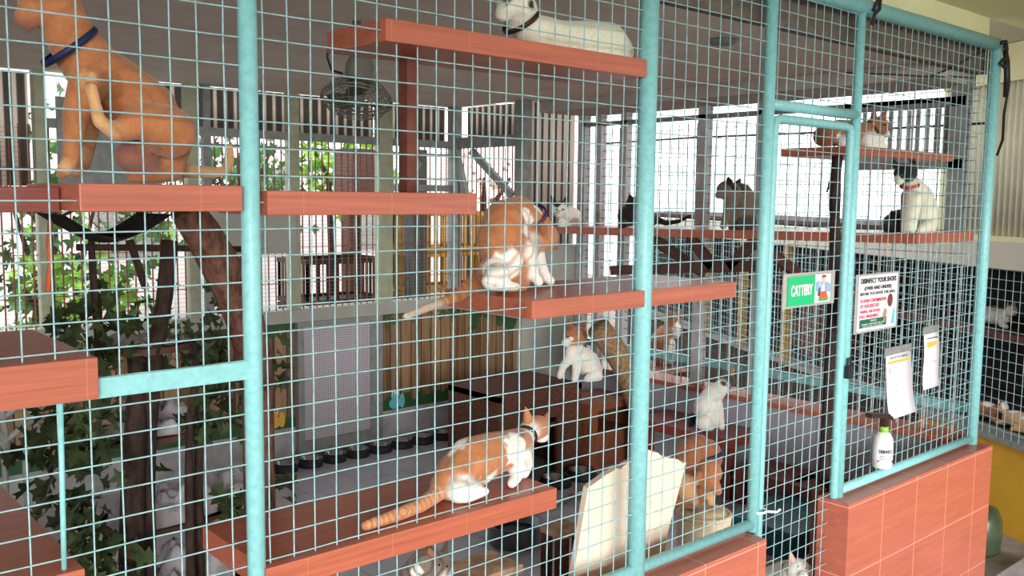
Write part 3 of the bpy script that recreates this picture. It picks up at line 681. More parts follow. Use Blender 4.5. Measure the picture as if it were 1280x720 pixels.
clip_paper('narrow white paper with orange heading clipped beside the right post', 3.515, 3.640, .868, 1.082, .012, None, [(.02, .10, .030, .052, 'orangeink'), (.02, .11, .014, .018, 'ink'), (.005, .118, .108, .110, 'greypost')])

# spray bottle standing on the wall in front of the mesh
bx, by, bz = 3.175, -.040, .56
bx, by, bz = 3.172, -.042, .632
t = thing('spray_bottle', 'white spray bottle with green collar hanging on the mesh above the brown wall', 'spray bottle', (bx, by, bz))
obj('bottle_body', lathe(B(), (bx, by, bz), [(.030, 0), (.034, .004), (.034, .095), (.032, .11), (.022, .128), (.013, .134)], 24), 'white', t, True)
lb_ = obj('bottle_label', lathe(B(), (bx, by, bz), [(.0346, .030), (.0346, .082)], 24, cap0=False, cap1=False), 'paper', t, True)
obj('collar_ring', lathe(B(), (bx, by, bz), [(.016, .132), (.016, .150), (.012, .152)], 20), 'greencap', t, True)
bm = B(); box(bm, (bx-.012, by-.012, bz+.150), (bx+.012, by+.012, bz+.185), .003); beam(bm, (bx-.10, by+.01, bz+.205), (bx+.02, by, bz+.188), .024, .016); beam(bm, (bx+.02, by, bz+.188), (bx+.05, by, bz+.172), .018, .012)
obj('trigger_head', bm, 'brown', t)
tx = ab = (bx, by); text(lb_, 'DISINFECT', bx-.026, bz+.060, by-.0352, .01, 'ink', width=.052, height=.013, bold=.0005, about=ab, ang=-.75)
text(lb_, 'SPRAY USE', bx-.022, bz+.044, by-.0352, .01, 'ink', width=.044, height=.006, about=ab, ang=-.75)
text(lb_, 'ON SHOES', bx-.022, bz+.035, by-.0352, .01, 'ink', width=.044, height=.006, about=ab, ang=-.75)
obj('holder', tube(B(), [(bx-.037, by, bz+.03), (bx, by-.037, bz+.03), (bx+.037, by, bz+.03), (bx+.03, .0, bz+.03)], .002, 6), 'black', t, True)
# ------------------------------------------------------------------ things inside
# cream foam slab leaning behind the rail (two boards)
def slab(label, pts, back, th=.03):
    bm = B(); prism(bm, pts, back)
    return tag(obj('foam_board', bm, 'slab'), label, 'board')
rng = random.Random(5)
def torn(a, b, n, amp):
    a = Vector(a); b = Vector(b); return [a.lerp(b, i/n)+Vector((0, 0, rng.uniform(-amp, amp) if 0 < i < n else 0)) for i in range(n+1)]
slab('cream board with torn edge leaning left of the middle post', [Vector(p) for p in [(1.70, .16, .11)]]+torn((1.781,0.1,0.8051), (1.996,0.14,0.83), 9, .006)+[Vector((2.045, .14, .11))], (.004, .022, 0))
slab('taller cream board with torn top leaning right of the middle post', [Vector((2.06, .12, .11))]+[Vector((1.992,0.13,0.8355))]+torn((2.051,0.13,0.8559), (2.302,0.17,0.7635), 10, .006)+[Vector((2.22,0.17,0.5552)), Vector((2.13, .17, .11))], (.008, .024, 0))
# drum
c = Vector((2.715,0.4,0.4461)); dz = c.z
t = thing('drum_pedestal', 'round cream drum the orange cat is perched on', 'pedestal', (c.x, c.y, FLZ))
obj('drum_body', lathe(B(), (c.x, c.y, FLZ), [(.095, 0), (.098, .02), (.098, dz-FLZ-.04), (.100, dz-FLZ-.02), (.094, dz-FLZ)], 32), 'drum', t, True)
obj('drum_rim', tube(B(), circle_pts((c.x, c.y, dz-.006), .094, 32), .010, 8, closed=True), 'drum', t, True)
DR = c
# stool and plank behind the slab
t = thing('wooden_stool', 'small rough wooden stool between the bench and the leaning board', 'stool', (1.999,0.42,0.5384))
c = Vector((2.002,0.42,0.5428))
obj('seat', box(B(), (c.x-.035, c.y-.03, c.z-.02), (c.x+.075, c.y+.07, c.z), .006), 'tan', t)
for sx, sy in ((-.018, -.012), (.058, -.012), (-.018, .052), (.058, .052)): obj('leg', box(B(), (c.x+sx-.014, c.y+sy-.014, FLZ), (c.x+sx+.014, c.y+sy+.014, c.z-.02), .003), 'brownbox', t)
t = thing('wooden_bench', 'scratched tan wooden bench beside the tabby kitten at the bottom', 'bench', (1.32, .3, FLZ))
c = Vector((1.454,0.3,0.5744))
obj('seat', box(B(), (c.x-.22, c.y-.06, c.z-.03), (c.x+.22, c.y+.08, c.z), .006), 'tan', t)
for sx in (-.18, .18): obj('leg', box(B(), (c.x+sx-.016, c.y-.03, FLZ), (c.x+sx+.016, c.y+.05, c.z-.03), .003), 'brownbox', t)
BEN = c
# pot on the floor
c = Vector((2.573,1.228,0.1)); c.z = FLZ; c.y += .06
t = thing('steel_pot', 'wide grey metal pot standing on the tiled floor right of the bench', 'pot', c)
obj('pot_body', lathe(B(), c, [(.102, .001), (.116, .012), (.120, .09), (.124, .094), (.114, .092), (.110, .02), (.05, .015)], 36, cap1=True), 'darksteel', t, True)
obj('pot_contents', lathe(B(), c, [(.112, .05), (.06, .055), (.01, .057)], 24), 'black', t, True)
# feeding bowls
def bowl(x, y, label, group=None, r=.055, z=FLZ):
    t = thing('feeding_bowl', label, 'bowl', (x, y, z), group)
    obj('rubber_ring', lathe(B(), (x, y, z), [(r*1.25, .001), (r*1.22, .015), (r*1.02, .045), (r*.95, .045)], 24, cap1=False), 'blackrub', t, True)
    obj('steel_dish', lathe(B(), (x, y, z), [(r*.55, .012), (r*.7, .014), (r*.92, .042), (r*1.03, .050), (r*1.05, .047)], 24, cap1=False), 'steel', t, True)
    return t
n = 0
for px_, lab in enumerate(range(10)):
    x = 2.30+px_*.152
    names = ['steel and black bowl, first of the row behind the left post', 'second bowl from the left in the row along the back wall', 'third bowl from the left in the row along the back wall', 'bowl in front of the perforated door, left one', 'bowl in front of the perforated door, right one', 'sixth bowl from the left in the row along the back wall', 'seventh bowl from the left in the row along the back wall', 'eighth bowl from the left in the row along the back wall', 'ninth bowl, partly behind the crouching cat', 'last bowl of the row, behind the crouching cat']
    bowl(x, 2.86, names[px_], 'row of feeding bowls by the back wall')
for p, lab in (((3.05, 1.76, .1), 'bowl on the floor just right of the looking away cat'), ((3.266,1.754,0.1), 'bowl on the floor in front of the brown box'), ((3.462,1.753,0.1), 'bowl nearest the leaning cream board')):
    bowl(p[0], p[1], lab, 'bowls in front of the brown box', .07)
tag(obj('metal_pipe', tube(B(), [Vector((2.886,1.501,0.1))+Vector((0, 0, .02)), Vector((3.64,1.553,0.1))+Vector((0, 0, .02))], .014, 10), 'steel', None, True), 'loose grey metal pipe lying on the floor behind the pot', 'pipe')

# brown carpet cat house with sisal post
t = thing('cat_tree', 'dark brown carpeted cat house with a leaning rope post', 'cat tree', (3.35, 2.0, FLZ))
bx0 = (3.086,1.9,0.6337); bx1 = (3.715,1.9,0.5531); zt = (3.432,1.9,0.5805)[2]
X0, X1 = 2.98, 3.58
bm = B()
box(bm, (X0, 1.88, FLZ), (X0+.03, 2.30, zt)); box(bm, (X1-.03, 1.88, FLZ), (X1, 2.30, zt)); box(bm, (X0, 1.88, zt-.03), (X1, 2.30, zt+.001)); box(bm, (X0+.03, 2.27, FLZ), (X1-.03, 2.30, zt-.03)); box(bm, (X0+.03, 1.9, .36), (X1-.03, 2.27, .385))
box(bm, (X0+.03, 1.88, FLZ), (X0+.19, 1.9, zt-.03)); box(bm, (X0+.42, 1.88, FLZ), (X1-.03, 1.9, zt-.03)); box(bm, (X0+.19, 1.88, zt-.16), (X0+.42, 1.9, zt-.03))
obj('house_box', bm, 'brownbox', t)
A = Vector((3.565,1.75,0.9007)); Bp = Vector((3.862,1.7,0.422)); 
pts = [A.lerp(Bp, i/8)+Vector((.03*math.sin(i/8*PI), 0, .02*math.sin(i/8*PI))) for i in range(9)]
pts.append(Vector((pts[-1].x+.02, pts[-1].y, FLZ)))
obj('rope_post', tube(B(), pts, .066, 16), 'rope', t, True)
bm = B(); x0, y0, z0 = (3.287,1.5,0.192)
box(bm, (3.6, 1.82, FLZ), (3.96, 2.1, .30)); box(bm, (3.6, 1.82, .42), (3.96, 2.1, .46)); box(bm, (3.6, 2.06, .30), (3.96, 2.1, .42)); box(bm, (3.6, 1.82, .30), (3.65, 2.06, .42)); box(bm, (3.91, 1.82, .30), (3.96, 2.06, .42))
obj('step_box', bm, 'brownwood', t)
# teal bin, plank
c = Vector((3.486,0.45,0.0886))
t = thing('litter_box', 'dark teal plastic box on the floor behind the mesh door', 'litter box', (3.45, .5, FLZ))
bm = B(); box(bm, (3.30, .38, FLZ), (3.70, .70, .21), .01); obj('box_body', bm, 'tealbin', t)
obj('box_lid', box(B(), (3.285, .365, .21), (3.715, .715, .23), .006), 'tealbin', t)
tag(obj('wood_plank', box(B(), (3.028,0.12,0.5371)[:2]+(FLZ,), ((3.028,0.12,0.5371)[0]+.06, .15, (3.062,0.12,0.53)[2]), .003), 'brownwood'), 'upright brown plank just inside the door on the right', 'plank')

# ------------------------------------------------------------------ left: log, tree, hammock, platforms
t = thing('climbing_log', 'thick brown bark log slanting down behind the first blue post', 'log', (0.9592,0.55,1.247))
pts = [(0.8085,0.42,1.561), (0.8564,0.45,1.509), (0.9118,0.48,1.432), (0.9532,0.5,1.361), (0.9899,0.52,1.288), (1.019,0.54,1.202), (1.04,0.56,1.115)]
obj('log_body', tube(B(), pts, [.036, .042, .046, .046, .046, .045, .043], 14), 'bark', t, True)
bm = B(); tube(bm, [Vector(pts[6]), (pts[6][0]+.01, .58, .5), (pts[6][0]+.01, .6, FLZ)], .04, 12); obj('log_foot', bm, 'bark', t, True)

tr = thing('indoor_tree', 'leafy dark tree with slim trunks at the left inside the cage', 'tree', (.95, 1.0, FLZ))
def trunk(pts, r0, r1):
    n = len(pts); obj('trunk', tube(B(), pts, [r0+(r1-r0)*i/(n-1) for i in range(n)], 10), 'barkdark', tr, True)
gx, gy, _ = (0.8284,0.9,0.5981); trunk([(gx, gy, FLZ), (0.8263,0.9,0.5987), (0.8438,0.92,0.8145), (0.8609,0.93,0.9883), (0.8753,0.95,1.095), (0.8693,0.95,1.184)], .036, .022)
gx, gy, _ = (0.8887,0.95,0.5667); trunk([(gx, gy, FLZ), (0.8909,0.95,0.5661), (0.8917,0.95,0.7515), (0.9012,0.95,0.933), (0.9069,0.9,1.165), (0.9372,0.9,1.316), (0.9543,0.9,1.469)], .02, .022)
gx, gy, _ = (1.006,0.95,0.5602); trunk([(gx, gy, FLZ), (1.01,0.95,0.559), (1.011,0.95,0.7737), (1.02,0.95,0.9603), (1.042,0.95,1.074), (1.037,0.95,1.168)], .014, .010)
gx, gy, _ = (1.054,1,0.5325); trunk([(gx, gy, FLZ), (1.059,1,0.5312), (1.059,1,0.7517), (1.07,1,0.9912)], .016, .012)
trunk([(0.7626,0.9,1.148), (0.7603,0.9,1.265), (0.7526,0.9,1.391), (0.7514,0.9,1.474)], .012, .008)
trunk([(0.8861,0.9,1.341), (0.8669,0.9,1.407), (0.848,0.9,1.471)], .010, .010)
trunk([(0.9089,0.92,1.129), (0.8208,0.92,1.171), (0.7607,0.92,1.209)], .010, .006)
def leaf(bm, c, d, size, rr):
    """lobed maple-like leaf, slightly folded and thickened"""
    d = Vector(d).normalized(); u = Vector((rr.uniform(-1, 1), rr.uniform(-1, 1), rr.uniform(-.2, 1)))
    s = d.cross(u)
    if s.length < .1: s = d.cross(Vector((0, 0, 1)))
    s.normalize(); nn = s.cross(d)
    prof = [(0, 0), (.30, .12), (.38, .42), (.52, .30), (.60, .14), (.80, .30), (.82, .12), (1., 0)]
    C = Vector(c); mid = []
    L = [bm.verts.new(C+d*(a*size)+s*(b*size)+nn*(b*size*.35)) for a, b in prof]
    Rr = [L[0]]+[bm.verts.new(C+d*(a*size)-s*(b*size)+nn*(b*size*.35)) for a, b in prof[1:-1]]+[L[-1]]
    mids = [L[0]]+[bm.verts.new(C+d*(a*size)) for a, b in prof[1:-1]]+[L[-1]]
    for i in range(len(prof)-1):
        for X in (L, Rr):
            f = []
            for v in (X[i], X[i+1], mids[i+1], mids[i]):
                if v not in f: f.append(v)
            if len(f) > 2: bm.faces.new(f)
lr = random.Random(11)
bm = B()
for (c, rad, n, sz) in (((0.7742,0.9,1.323), .05, 14, .075), ((0.8479,0.9,1.258), .06, 18, .075), ((0.7595,0.88,1.246), .07, 18, .075), ((0.6886,0.9,1.281), .05, 8, .07), ((0.6412,0.9,1.274), .04, 6, .07), ((0.6818,0.85,1.216), .06, 12, .08), ((0.9743,0.95,1.242), .05, 9, .07), ((1.109,1,1.13), .09, 34, .085), ((1.144,1,1.03), .09, 34, .09), ((1.093,1,0.9398), .08, 26, .09), ((0.6495,0.9,0.9844), .10, 30, .09), ((0.7297,0.9,1.057), .09, 26, .09), ((0.7015,0.9,0.9227), .08, 26, .09), ((0.6855,0.9,0.7975), .08, 26, .09), ((0.7189,0.85,0.7071), .08, 26, .09), ((0.6831,0.85,0.6945), .09, 24, .09), ((0.7502,0.85,0.6234), .07, 16, .09), ((0.924,1,0.7788), .04, 6, .08), ((0.6191,1,1.012), .08, 16, .08), ((1.14,0.95,0.6744), .07, 16, .09), ((1.56,1.5,0.5446), .05, 12, .09), ((1.569,1.6,1), .07, 16, .09), ((1.633,1.6,0.9002), .05, 8, .09), ((0.7521,0.9,1.134), .06, 12, .08), ((1.076,1,1.24), .07, 16, .08), ((1.013,1,1.105), .07, 20, .08)):
    for i in range(int(n*.8)):
        o = Vector((lr.gauss(0, 1), lr.gauss(0, 1), lr.gauss(0, 1)))*rad*.48
        leaf(bm, Vector(c)+o, (lr.uniform(-1, 1), lr.uniform(-1, .6), lr.uniform(-1.2, .3)), sz*lr.uniform(.6, 1.15), lr)
obj('foliage', bm, 'leaf', tr)
# horizontal pole and platforms in the tree
tag(obj('perch_pole', tube(B(), [(0.7158,0.9,1.456), (0.9277,0.9,1.448), (1.218,0.9,1.435)], .009, 10), 'barkdark', None, True), 'thin dark level pole above the tree leaves', 'pole')
t = thing('hammock', 'dark cloth hammock sagging under the shelf of the scratching cat', 'hammock', (0.6836,0.5,1.51))
bm = B(); nx, ny = 16, 6; g = []
H0 = Vector((0.556,0.42,1.551)); H1 = Vector((0.7779,0.42,1.55))
for i in range(nx+1):
    row = []
    for j in range(ny+1):
        s = i/nx; q_ = j/ny; sag = .050*math.sin(PI*s)+.015*math.sin(PI*q_)*math.sin(PI*s)
        p = H0.lerp(H1, s)+Vector((0, q_*.22, -sag)); row.append(bm.verts.new(p))
    g.append(row)
for i in range(nx):
    for j in range(ny): bm.faces.new((g[i][j], g[i+1][j], g[i+1][j+1], g[i][j+1]))
bmesh.ops.solidify(bm, geom=bm.faces[:], thickness=.006)
obj('sling', bm, 'darkcloth', t, True)
for a in (H0, H1, H0+Vector((0, .22, 0)), H1+Vector((0, .22, 0))): obj('cord', tube(B(), [a, Vector((a.x, min(a.y, .33) if a.x < .45 else min(a.y, .29), 1.57))], .003, 6), 'black', t)
t = tag(obj('orange_cord', tube(B(), [(0.579,0.6,1.54), (0.5723,0.6,1.491), (0.5737,0.6,1.438), (0.5665,0.6,1.376)], .006, 7), 'orangerope', None, True), 'short orange cord hanging left of the leaves', 'cord')
def cloth(label, c, sx, sy, h, seed):
    """crumpled cloth lying in a heap"""
    bm = B(); n = 30; g = []
    for i in range(n+1):
        row = []
        for j in range(n+1):
            u = i/n*2-1; v = j/n*2-1; rr = min(1, math.sqrt(u*u+v*v)); e = max(0, 1-rr**3)
            p = Vector((u*sx, v*sy, 0)); nz = noise.fractal(Vector((u*2.3+seed, v*2.3, seed*.7)), 1, 2.1, 4)
            z = max(.003, h*(.55+.8*nz)*e+.004)
            row.append(bm.verts.new(Vector(c)+p*(1+.1*nz)+Vector((0, 0, z))))
        g.append(row)
    for i in range(n):
        for j in range(n): bm.faces.new((g[i][j], g[i+1][j], g[i+1][j+1], g[i][j+1]))
    bmesh.ops.solidify(bm, geom=bm.faces[:], thickness=.003)
    return tag(obj('crumpled_cloth', bm, 'whitecloth', None, True), label, 'cloth')
def platform(label, c, w, d, th=.018, mat='darkwood'):
    bm = B(); lathe(bm, (0, 0, 0), [(1, -th), (1, 0)], 28); bmesh.ops.scale(bm, vec=(w, d, 1), verts=bm.verts); bmesh.ops.translate(bm, vec=Vector(c), verts=bm.verts)
    return tag(obj('tree_platform', bm, mat), label, 'platform')
for (px_, c, w, d, lab, cl, h) in ((0, (0.9084,1,1.178), .13, .12, 'dark round platform in the tree level with the thick brown shelf', 'white crumpled cloth on the upper tree platform', .025),
                               (1, (0.9697,1.15,0.8884), .17, .13, 'dark round platform in the middle of the tree below the flat blue bar', 'largest white crumpled cloth just below the flat blue bar', .10),
                               (2, (1.047,1.25,0.5783), .19, .13, 'dark round platform low in the tree left of the brown bench', 'white crumpled cloth on the low tree platform', .10),
                               (3, (1.335,1.45,0.5516), .13, .12, 'dark platform behind the first blue post', 'white crumpled cloth near the first blue post', .08),
                               (4, (1.072,1.15,0.3989), .17, .14, 'lowest dark platform at the foot of the tree', 'white crumpled cloth at the bottom of the picture by the trunk', .12)):
    platform(lab, c, w, d); cloth(cl, c, w*.9, d*.9, h, 3.1+px_*1.7)
tag(obj('hanging_toy', lathe(B(), (1.054,1.05,0.8948), [(.006, -.028), (.018, -.022), (.02, .01), (.012, .025), (.004, .03)], 14), 'redtoy', None, True), 'small red toy hanging between the trunks', 'toy')
# brown upright at the far left, folded grey frame
tag(obj('pillar', box(B(), (.1, .42, FLZ), (.345, .50, 1.563), .003), 'umber'), 'wide brown upright at the left edge between the shelves', 'pillar')
t = thing('folded_frame', 'grey metal frame standing by the back wall at the left edge', 'frame', (1.05, 2.5, FLZ))
for a, b in (((0.8371,2.4,0.6965), (0.9796,2.4,0.7897)), ((0.8332,2.4,0.5972), (0.9759,2.4,0.6915)), ((0.927,2.4,0.7968), (0.9847,2.4,0.6074)), ((0.8403,2.4,0.7764), (0.8609,2.4,0.5794))):
    obj('bar', tube(B(), [a, b], .012, 8), 'greypost', t, True)
for a in ((0.9208,2.4,0.6345), (0.8465,2.4,0.6467)): obj('leg', tube(B(), [a, (a[0], a[1], FLZ)], .012, 8), 'greypost', t, True)
# wooden branch standing between the two right shelves
bm = B(); a = Vector((3.12, .16, 1.755)); pts = [a+Vector((0, 0, -.0)), a+Vector((-.006, 0, -.06)), a+Vector((.01, .01, -.15)), a+Vector((.0, .0, -.22)), a+Vector((.015, .0, -.32)), a+Vector((.01, 0, -.45))]
tube(bm, pts, [.020, .018, .022, .018, .022, .018], 10); tube(bm, [pts[1]+Vector((0, 0, -.03)), pts[1]+Vector((-.05, -.01, -.03)), pts[1]+Vector((-.075, -.01, -.07))], [.009, .007, .003], 8)
tube(bm, [pts[5], pts[5]+Vector((0, .0, -.5)), (3.13, .16, FLZ)], [.018, .02, .022], 10)
tag(obj('climbing_branch', bm, 'barkdark', None, True), 'dark rough branch rising to the small upper right shelf', 'branch')
# painted animals on the mural
def critter(label, c, s, col, facing='y'):
    c = Vector(c); t = thing('painted_animal', label, 'painting', c)
    def disc(dx, dz, r, rz, mat, lay, nm):
        pts = [Vector((c.x+dx+r*math.cos(a), c.y-.001*lay, c.z+dz+rz*math.sin(a))) for a in [i*PI/8 for i in range(16)]]
        obj(nm, prism(B(), pts, (0, .0009, 0)), mat, t)
    disc(0, -.02, .045*s, .035*s, col, 1, 'body'); disc(0, .03*s, .032*s, .028*s, col, 1.5, 'head')
    disc(.05*s, -.01, .02*s, .045*s, col, 1.2, 'tail')
    for k in (-1, 1):
        disc(k*.014*s, .045*s, .013*s, .013*s, 'paper', 2.6, 'eye_white'); disc(k*.014*s, .043*s, .006*s, .006*s, 'ink', 3.6, 'pupil')
critter('painted teal cartoon animal with big eyes right of the perforated door', (3.139,3.044,0.3406), 1., 'cyanink')
critter('painted yellow cartoon animal with big eyes left of the perforated door', (2.328,3.044,0.3454), 1., 'orangeink')

# ------------------------------------------------------------------ outside behind the cage
def bush(label, c, rad, n, mat, sz=.12, seed=1):
    rr = random.Random(seed); t = thing('bush', label, 'bush', (c[0], c[1], -.05))
    bm = B()
    for i in range(n):
        o = Vector((rr.gauss(0, 1)*rad[0]*.5, rr.gauss(0, 1)*rad[1]*.5, rr.gauss(0, 1)*rad[2]*.5))
        leaf(bm, Vector(c)+o, (rr.uniform(-1, 1), rr.uniform(-1, 1), rr.uniform(-1, .7)), sz*rr.uniform(.7, 1.3), rr)
    obj('foliage', bm, mat, t)
    bm = B()
    for k in range(3): tube(bm, [(c[0]+.1*(k-1), c[1], -.05), (c[0]+.15*(k-1), c[1], c[2]-rad[2]*.3), (c[0]+.3*(k-1), c[1], c[2]+rad[2]*.3)], [.03, .025, .012], 8)
    obj('stem', bm, 'barkdark', t, True)
bush('dark green shrub outside at the far left behind the bars', (2.028,6,1.222), (.9, .4, 1.), 260, 'leafdark', .16, 1)
bush('sunlit lime green shrub low outside at the far left', (1.757,4.6,0.856), (.5, .25, .5), 170, 'leafbright', .12, 2)
bush('green shrub outside seen under the ceiling fan', (4.145,5.3,1.851), (.5, .25, .4), 180, 'leafbright', .13, 3)
bush('leafy shrub outside behind the first blue post', (3.808,6.6,1.79), (1.1, .3, .6), 260, 'leafdark', .14, 4)
# pale house outside
t = thing('pale_house', 'pale building outside beyond the back bars', 'building', (4., 8.6, -.05))
obj('wall', box(B(), (1.6, 8.6, -.05), (9.5, 8.8, 2.9)), 'brick', t)
for x in (3.1, 4.6, 6.2): obj('window', box(B(), (x, 8.56, .9), (x+.7, 8.6, 1.9)), 'greypost', t)
obj('roof', prism(B(), [(1.4, 8.3, 2.9), (9.7, 8.3, 2.9), (9.7, 9.2, 3.5), (1.4, 9.2, 3.5)], (0, 0, .08)), 'umber', t)
def crate(label, c, s, mat, group=None, rows=5, cols=8):
    t = thing('plastic_crate', label, 'crate', (c[0]+s[0]/2, c[1]+s[1]/2, c[2]), group)
    x0, y0, z0 = c; x1, y1, z1 = x0+s[0], y0+s[1], z0+s[2]; th = .015
    bm = B()
    for i in range(cols+1):
        x = x0+(x1-x0-th)*i/cols; box(bm, (x, y0, z0), (x+th, y0+th, z1)); box(bm, (x, y1-th, z0), (x+th, y1, z1))
        y = y0+(y1-y0-th)*i/cols; box(bm, (x0, y, z0), (x0+th, y+th, z1)); box(bm, (x1-th, y, z0), (x1, y+th, z1))
    obj('slats', bm, mat, t)
    bm = B()
    for z in (z0, z1-.03): box(bm, (x0-.004, y0-.004, z), (x1+.004, y0+th, z+.03)); box(bm, (x0-.004, y1-th, z), (x1+.004, y1+.004, z+.03)); box(bm, (x0-.004, y0, z), (x0+th, y1, z+.03)); box(bm, (x1-th, y0, z), (x1+.004, y1, z+.03))
    obj('rim', bm, mat, t)
    obj('base', box(B(), (x0, y0, z0-.004), (x1, y1, z0+.01)), mat, t)
cx = (2.929,3.9,0.7603)[0]
for k in range(4): crate(['lowest black crate outside behind the perforated door', 'second black crate up behind the perforated door', 'third black crate up behind the perforated door', 'topmost black crate behind the perforated door'][k], (cx, 3.75, -.045+k*.305), (.62, .4, .295), 'black', 'black crates outside')
cx = (3.912,4.1,1.081)[0]
for k in range(5): crate(['lowest yellow crate outside left of the washing cat', 'second yellow crate up, left of the washing cat', 'third yellow crate up, left of the washing cat', 'fourth yellow crate up, left of the washing cat', 'topmost yellow crate left of the washing cat'][k], (cx+.08, 3.95, -.045+k*.305), (.75, .4, .295), 'cratey', 'yellow crates outside', cols=11)
tag(obj('blue_post', box(B(), ((3.589,3.6,1.126)[0], 3.5, -.05), ((3.709,3.6,1.121)[0], 3.6, 1.9)), 'darkpost'), 'dark teal upright outside just left of the yellow crates', 'post')
cb = (3.58,4.25,1.67); t = thing('dark_cupboard', 'dark cupboard on legs outside under the back rail', 'cupboard', (cb[0]+.2, 4.35, -.05))
obj('cupboard_body', box(B(), (cb[0], 4.25, 1.45), ((3.943,4.25,1.676)[0], 4.5, 1.93), .004), 'darkwood', t)
for k in (cb[0]+.03, (3.943,4.25,1.676)[0]-.03): obj('leg', box(B(), (k-.02, 4.3, -.05), (k+.02, 4.4, 1.45)), 'darkwood', t)
# plant pots and red building wall right outside
bush('thin shrub with brownish leaves outside behind the grey braces', (5.118,4.6,1.662), (.35, .2, .3), 45, 'tan', .07, 8)

# ------------------------------------------------------------------ neighbouring cage building to the right
ND = Vector((.485, .874, 0)).normalized(); NN = Vector((.874, -.485, 0)).normalized(); NP = Vector((4.9, .32, 0))
def nb(bm, s0, s1, n0, n1, z0, z1):
    """box in the neighbour wall frame: s along the wall, n outwards behind it"""
    vs = []
    for z in (z0, z1):
        for s, n in ((s0, n0), (s1, n0), (s1, n1), (s0, n1)): vs.append(bm.verts.new(NP+ND*s+NN*n+Vector((0, 0, z))))
    for f in ((0, 1, 2, 3), (7, 6, 5, 4), (0, 4, 5, 1), (1, 5, 6, 2), (2, 6, 7, 3), (3, 7, 4, 0)): bm.faces.new([vs[i] for i in f])
    return bm
S0, S1 = -1.6, 5.5
bm = B(); nb(bm, S0, .45, 0, .12, -.05, .40); struct('wall_neighbour', bm, 'yellow')
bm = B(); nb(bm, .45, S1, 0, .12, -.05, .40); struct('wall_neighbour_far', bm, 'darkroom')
bm = B(); nb(bm, S0, S1, -.02, .14, .40, .425); struct('trim_8', bm, 'greypost')
bm = B(); nb(bm, S0, S1, -.02, .10, 1.265, 1.40); struct('trim_9', bm, 'creamgrey')
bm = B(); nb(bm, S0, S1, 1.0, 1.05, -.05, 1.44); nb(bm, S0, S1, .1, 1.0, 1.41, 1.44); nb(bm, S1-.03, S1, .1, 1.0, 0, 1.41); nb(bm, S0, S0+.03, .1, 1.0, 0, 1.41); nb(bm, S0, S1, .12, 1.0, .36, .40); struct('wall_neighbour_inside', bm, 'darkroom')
# siding: ribs, only the near part of the building
p0 = NP+ND*S0; p1 = NP+ND*.35
struct('wall_neighbour_siding', corrugated(B(), (p0.x, p0.y), (p1.x, p1.y), 1.42, 2.19, .008, .04), 'siding', True)
bm = B(); nb(bm, S0, .36, -.02, .04, 1.40, 1.425); nb(bm, S0, .36, -.03, .06, 2.18, 2.362); nb(bm, .28, .36, -.02, .03, 1.4, 2.362); struct('trim_10', bm, 'cream')
t = thing('neighbour_mesh', 'wire mesh front of the neighbouring cage on the yellow wall', 'mesh', NP+Vector((0, 0, .42)))
bm = B(); s = S0
while s < S1: 
    a = NP+ND*s; tube(bm, [(a.x, a.y, .425), (a.x, a.y, 1.27)], .0015, 4); s += .05
z = .46
while z < 1.27: tube(bm, [NP+ND*S0+Vector((0, 0, z)), NP+ND*S1+Vector((0, 0, z))], .0015, 4); z += .05
obj('wires', bm, 'wire', t)
for s in (2.02, 2.72, 3.4): obj('post', nb(B(), s-.035, s+.035, .0, .05, .425, 1.265), 'yellowpost', t)
bm = B(); nb(bm, S0, S1, .35, .95, .84, .88); tag(obj('wall_shelf', bm, 'umber'), 'brown shelf in the neighbouring cage at the right edge', 'shelf')
bm = B(); nb(bm, 2.2, 2.5, .4, .8, .401, .8); nb(bm, 2.6, 2.8, .5, .9, .401, .65); tag(obj('storage_box', bm, 'umber'), 'brown box standing inside the neighbouring cage', 'box')
c = NP+ND*.15-NN*.0
tag(obj('storage_barrel', lathe(B(), (4.44, .10, -.05), [(.08, 0), (.10, .02), (.107, .10), (.10, .17), (.08, .215), (.04, .228)], 28), 'greenbarrel', None, True), 'dark green rounded barrel between the brown wall and the yellow wall', 'barrel')
bm = B(); box(bm, (4.14, -1.2, -.052), (5.2, -.10, -.02), .008); tag(obj('stone_slab', bm, 'concrete'), 'grey stone slab on the ground at the bottom right corner', 'slab')
# ------------------------------------------------------------------ cats
def circ_between(a, b, c=None): return (Vector(a)+Vector(b))/2
